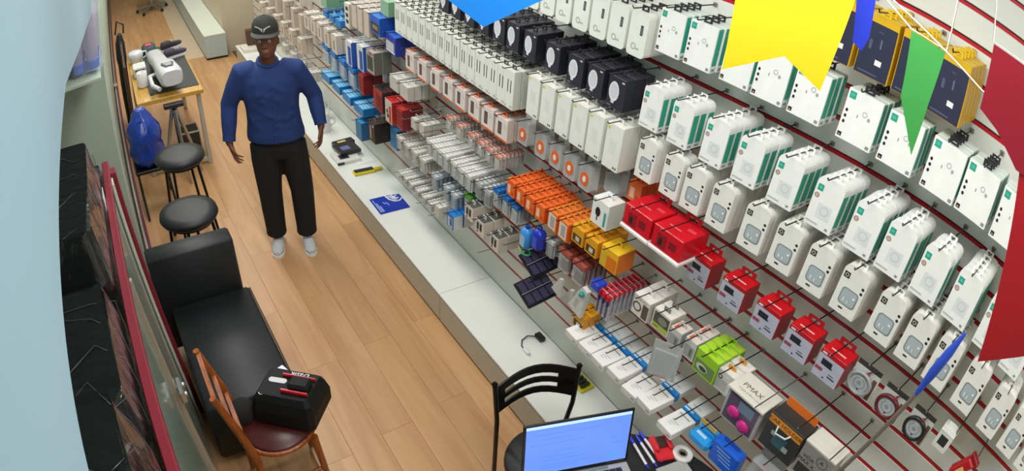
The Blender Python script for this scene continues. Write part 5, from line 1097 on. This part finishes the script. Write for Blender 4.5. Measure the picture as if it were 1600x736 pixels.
for k in range(3): MB().cbox(-0.035 + 0.005*k, 0.03, -0.04 + 0.028*k, -0.02 + 0.028*k, 0.0122, 0.03, C('#1e1f1c', 0.4), 0.003).build('tool', t)
t = thing('far_display_box', 'white display box with brown side on far end cabinet', 'box', (1.69, 8.2, PZ)); MB().cbox(-0.09, 0.09, -0.12, 0.12, 0, 0.04, C('#e3ddd2', 0.4), 0.003).build('tray_body', t); MB().cbox(0.0, 0.08, 0.02, 0.11, 0.0405, 0.24, C('#5a3b2a', 0.5), 0.004).build('brown_block', t)
# ------------------------------------------------------------------ black metal chair
t = thing('black_chair', 'black metal chair with ladder back beside the laptop table', 'chair', (1.325, 1.33, 0), (0, 0, -0.245))
MB().lathe([(0.02, 0.435), (0.2, 0.435), (0.212, 0.45), (0.2, 0.47), (0.02, 0.478)], M_leather, 32).build('seat', t)
for s in (-1, 1):
    MB().tube([(s*0.17, 0.24, 0.01), (s*0.19, 0.215, 0.44), (s*0.2, 0.20, 0.6), (s*0.215, 0.225, 0.82)], 0.0125, M_blackm, 10).build('back_post', t)
    MB().tube([(s*0.16, -0.12, 0.434), (s*0.185, -0.2, 0.01)], 0.0125, M_blackm, 10).build('leg', t)
    ball_ = MB(); ball_.lathe([(0.006, -0.012), (0.016, 0.0), (0.006, 0.012)], M_blackm, 10, Matrix.Translation((s*0.216, 0.226, 0.832))); ball_.build('finial', t)
def arc(z, sag): return [(-0.2 + 0.4*i/10, 0.205 + (z - 0.6)*0.085 + 0.045*math.sin(math.pi*i/10), z + sag*math.sin(math.pi*i/10)) for i in range(11)]
def band(z0, z1, x0=0, x1=10):
    a, b = arc(z0, 0.035)[x0:x1+1], arc(z1, 0.035)[x0:x1+1]; n = len(a); vs = []
    for dy in (-0.005, 0.005): vs += [(x, y + dy, z) for x, y, z in a] + [(x, y + dy, z) for x, y, z in b]
    fs = []
    for i in range(n-1): fs += [(i, i+1, n+i+1, n+i), (2*n+i+1, 2*n+i, 3*n+i, 3*n+i+1), (n+i, n+i+1, 3*n+i+1, 3*n+i), (i+1, i, 2*n+i, 2*n+i+1)]
    fs += [(0, n, 3*n, 2*n), (2*n-1, n-1, 3*n-1, 4*n-1)]
    return vs, fs
for z0, z1 in ((0.768, 0.815), (0.708, 0.738), (0.64, 0.675)): MB().add(*band(z0, z1), M_blackm, None, False).build('back_rail', t)
MB().add(*band(0.675, 0.768, 8, 10), M_blackm).build('back_plate', t); MB().add(*band(0.675, 0.768, 0, 1), M_blackm).build('back_plate', t)
MB().tube([(0.17*math.cos(a*0.2618), 0.02 + 0.19*math.sin(a*0.2618), 0.2) for a in range(24)], 0.008, M_blackm, 8, True).build('ring_stretcher', t)
# ------------------------------------------------------------------ round table with laptop
TZ = 0.80
t = thing('round_table', 'round black table under the laptop', 'table', (1.235, 0.70, 0))
MB().lathe([(0.49, TZ - 0.03), (0.505, TZ - 0.022), (0.505, TZ - 0.008), (0.495, TZ), (0.02, TZ)], mat('black_tabletop', '#26272a', 0.45, var=0.1, scale=20), 56).build('tabletop', t)
MB().lathe([(0.04, 0.03), (0.035, 0.1), (0.035, TZ - 0.031)], M_blackm, 20).build('column', t); MB().lathe([(0.28, 0), (0.28, 0.012), (0.06, 0.029)], M_blackm, 36).build('base', t)
LA = math.atan2(-0.159, 0.456)
t = thing('laptop', 'open silver laptop with bright blue screen on the round table', 'laptop', (1.215, 1.06, TZ + 0.0005), (0, 0, LA))
M_lap = mat('laptop_silver', '#c9c8c8', 0.35, 0.2, var=0.03)
MB().cbox(-0.23, 0.23, -0.31, -0.008, 0.002, 0.02, M_lap, 0.004).build('base', t)
kb = MB().box(-0.195, 0.195, -0.155, -0.03, 0.0202, 0.0206, C('#8e8e90')).build('keyboard', t)
key = MB().cbox(-0.0125, 0.0125, -0.0105, 0.0105, 0.0207, 0.0235, C('#2a2a2e', 0.5), 0.002).mesh('key')
for r in range(5):
    for c in range(14): place('key', key, kb, (-0.18 + 0.0277*c, -0.045 - 0.024*r, 0))
MB().cbox(-0.06, 0.06, -0.27, -0.18, 0.0202, 0.0212, C('#b5b5b6', 0.3), 0.0004).build('touchpad', t)
MB().cbox(-0.14, 0.14, -0.026, -0.012, 0.0203, 0.026, C('#7f8f88', 0.3), 0.002).build('hinge_bar', t)
scr = MB().cbox(-0.232, 0.232, -0.008, 0.0, 0.0, 0.285, C('#16171b', 0.3), 0.003).build('lid', t, (0, 0.0, 0.021), (-0.16, 0, 0))
M_screen = bpy.data.materials.new('laptop_screen'); M_screen.use_nodes = True
_n = M_screen.node_tree; _b = _n.nodes['Principled BSDF']; _b.inputs['Base Color'].default_value = (0.02, 0.03, 0.06, 1); _b.inputs['Roughness'].default_value = 0.3
_b.inputs['Emission Color'].default_value = lin('#6d97f4'); _b.inputs['Emission Strength'].default_value = 0.95
MB().box(-0.22, 0.22, -0.0092, -0.0084, 0.018, 0.274, M_screen).build('screen', scr)
ui = MB(); M_ui = mat('screen_line', '#4d78dc', 0.4, var=0, emit=0.9); M_ui2 = mat('screen_button', '#3f8cf0', 0.4, var=0, emit=1.0); M_ui3 = mat('screen_bar', '#a9c4f6', 0.4, var=0, emit=1.0)
ui.box(-0.22, 0.22, -0.0098, -0.0093, 0.26, 0.274, M_ui3)
for z, a, b in ((0.225, -0.2, 0.1), (0.2, -0.15, -0.03), (0.175, -0.2, 0.02), (0.13, -0.1, 0.0), (0.105, -0.15, -0.02), (0.085, -0.15, 0.03), (0.06, -0.15, 0.05), (0.045, -0.15, 0.0), (0.12, 0.15, 0.19), (0.15, 0.14, 0.17)): ui.box(a, b, -0.0098, -0.0093, z, z + 0.003, M_ui)
ui.box(0.14, 0.195, -0.0098, -0.0093, 0.05, 0.06, M_ui2); ui.build('screen_content', scr)
for i, (dx, dy, cc) in enumerate(((0.0, 0.0, 'left one of the three blue capped pens'), (0.032, -0.012, 'middle one of the three blue capped pens'), (0.062, -0.006, 'right one of the three blue capped pens'))):
    t = thing('pen', 'white and blue pen beside the laptop, ' + cc.split(' of')[0], 'pen', (1.515 + dx, 0.995 + dy, TZ + 0.0085), (0, 0, -0.25 + 0.05*i), 'blue capped pens')
    MB().tube([(0, -0.075, 0), (0, 0.035, 0)], 0.0065, C('#d9d6de', 0.3), 8).build('barrel', t); MB().tube([(0, 0.0355, 0), (0, 0.075, 0)], [0.008, 0.007], C('#2338c8', 0.3), 8).build('pen_cap', t); MB().tube([(0, -0.095, 0), (0, -0.0755, 0)], [0.003, 0.0065], C('#2338c8', 0.3), 8).build('tip', t)
t = thing('hole_punch', 'red hole punch with dark lever between pens and tape roll', 'hole punch', (1.612, 0.945, TZ + 0.0005), (0, 0, -0.35))
MB().cbox(-0.045, 0.045, -0.06, 0.06, 0, 0.022, C('#d62a35', 0.3), 0.006).build('base', t)
MB().cbox(-0.043, -0.022, -0.02, 0.055, 0.0225, 0.04, C('#d62a35', 0.3), 0.005).build('side_cheek', t); MB().cbox(0.022, 0.043, -0.02, 0.055, 0.0225, 0.04, C('#d62a35', 0.3), 0.005).build('side_cheek', t)
MB().cbox(-0.0215, 0.0215, -0.005, 0.05, 0.0225, 0.036, C('#3a2320', 0.4), 0.005).build('lever', t)
t = thing('tape_roll', 'white adhesive tape roll on the right side of table', 'tape', (1.665, 0.875, TZ + 0.0005)); MB().lathe([(0.02, 0.0), (0.044, 0.0), (0.045, 0.02), (0.043, 0.024), (0.021, 0.024), (0.02, 0.0)], C('#dcdad6', 0.5), 28, caps=False).build('tape', t); MB().lathe([(0.019, 0.001), (0.0195, 0.025), (0.016, 0.025), (0.016, 0.002), (0.019, 0.001)], C('#8a8072'), 20, caps=False).build('core', t)
t = thing('card_terminal', 'dark tablet with pale screen at the near table edge', 'tablet', (1.575, 0.82, TZ + 0.0005), (0, 0, -0.2)); MB().cbox(-0.085, 0.085, -0.06, 0.06, 0, 0.012, C('#1f2024', 0.3), 0.004).build('tablet_body', t); MB().box(-0.074, 0.07, -0.05, 0.05, 0.0122, 0.0128, C('#a9a8a4', 0.2)).build('screen', t)
# stick with a furled blue flag standing on the table
t = thing('flag_stick', 'dark stick with furled blue flag leaning up from the table', 'flag', (1.30, 0.40, TZ + 0.0005))
MB().lathe([(0.045, 0), (0.045, 0.01), (0.012, 0.02)], C('#3a2f2a'), 20).build('foot', t)
MB().tube([(0, 0, 0.012), (0, -0.15, 0.80), (0, -0.242, 1.31), (0, -0.27, 1.47)], [0.007, 0.007, 0.006, 0.004], mat('dark_stick', '#6a6058', 0.5, var=0.2), 8).build('stick', t)
MB().tube([(0, -0.238, 1.29), (-0.004, -0.248, 1.37), (-0.004, -0.26, 1.44), (0, -0.272, 1.50)], [0.006, 0.013, 0.012, 0.004], C('#2448b4', 0.6), 8).build('furled_flag', t)
# ------------------------------------------------------------------ paper bunting under the ceiling
def flag(pts, hexc, label, fold=0.0):
    P = [Vector(p) for p in pts]; c = sum(P, Vector()) / len(P); n = (P[1] - P[0]).cross(P[-1] - P[0]).normalized()
    base = Vector((c.x, c.y, min(p.z for p in P)))
    t = thing('bunting_flag', label, 'flag', base, group='paper bunting flags')
    k = len(P); vs = [p + n*0.0006 - base for p in P] + [p - n*0.0006 - base for p in P]
    m = mat('bunting_' + hexc, hexc, 0.55, var=0.05, scale=8)
    b = MB().add(vs, [list(range(k)), list(range(2*k-1, k-1, -1))] + [((i+1) % k, i, k + i, k + (i+1) % k) for i in range(k)], m)
    b.build('cloth', t)
    return t
flag([(0.888, 0.657, 2.955), (0.894, 0.647, 2.708), (0.943, 0.567, 2.755), (0.98, 0.506, 2.713), (0.9935, 0.483, 2.955)], '#e9d01a', 'large yellow swallowtail bunting flag at the top of the view')
flag([(0.50, 0.988, 3.03), (0.50, 0.988, 2.80), (0.589, 0.929, 2.728), (0.70, 0.856, 2.80), (0.70, 0.856, 3.03)], '#1687e8', 'bright blue bunting flag hanging at the top edge of view')
flag([(1.028, 0.393, 2.866), (1.031, 0.384, 2.753), (1.047, 0.338, 2.665), (1.047, 0.336, 2.763), (1.050, 0.329, 2.858)], '#3f9a48', 'narrow green bunting flag right of the yellow one')
flag([(1.030, 0.512, 2.90), (1.036, 0.50, 2.80), (1.044, 0.483, 2.789), (1.047, 0.476, 2.816), (1.046, 0.480, 2.90)], '#2238c8', 'small deep blue bunting flag between yellow and green')
flag([(0.879, 0.198, 2.945), (0.879, 0.2, 2.847), (0.885, 0.165, 2.833), (0.893, 0.115, 2.80), (0.905, 0.045, 2.80), (0.905, 0.05, 2.945)], '#9c1428', 'dark red bunting flag in the upper right corner')
flag([(0.897, 0.108, 2.80), (0.899, 0.042, 2.512), (0.905, -0.07, 2.60), (0.91, -0.17, 2.50), (0.903, -0.11, 2.80)], '#b3141f', 'long bright red bunting flag at the right edge')
M_str = mat('white_string', '#e4e0d6', 0.7)
def string(pts, label):
    t = thing('bunting_string', label, 'string', pts[0], group='bunting strings'); p0 = Vector(pts[0])
    MB().tube([Vector(p) - p0 for p in pts], 0.0014, M_str, 6).build('cord', t)
string([(0.7, 1.4, 3.399), (0.95, 0.409, 2.914), (0.95, 0.301, 2.88), (0.95, 0.226, 2.858), (0.95, 0.123, 2.838), (1.4, -0.8, 2.95), (1.97, -1.9, 3.2)], 'white bunting string crossing in front of the green flag')
string([(0.45, 1.1, 3.399), (0.50, 0.99, 3.033), (0.70, 0.857, 3.033), (0.888, 0.657, 2.957), (0.994, 0.485, 2.957), (1.0, 0.46, 3.399)], 'white bunting string holding the yellow and bright blue flags')
string([(1.02, 0.55, 3.399), (1.03, 0.515, 2.903), (1.046, 0.48, 2.903), (1.028, 0.395, 2.869), (1.05, 0.327, 2.861), (1.06, 0.30, 3.399)], 'white bunting string holding the small blue and green flags')
string([(0.875, 0.22, 3.399), (0.879, 0.2, 2.948), (0.905, 0.048, 2.948), (0.903, -0.11, 2.803), (0.92, -0.4, 3.399)], 'white bunting string holding the two red flags')
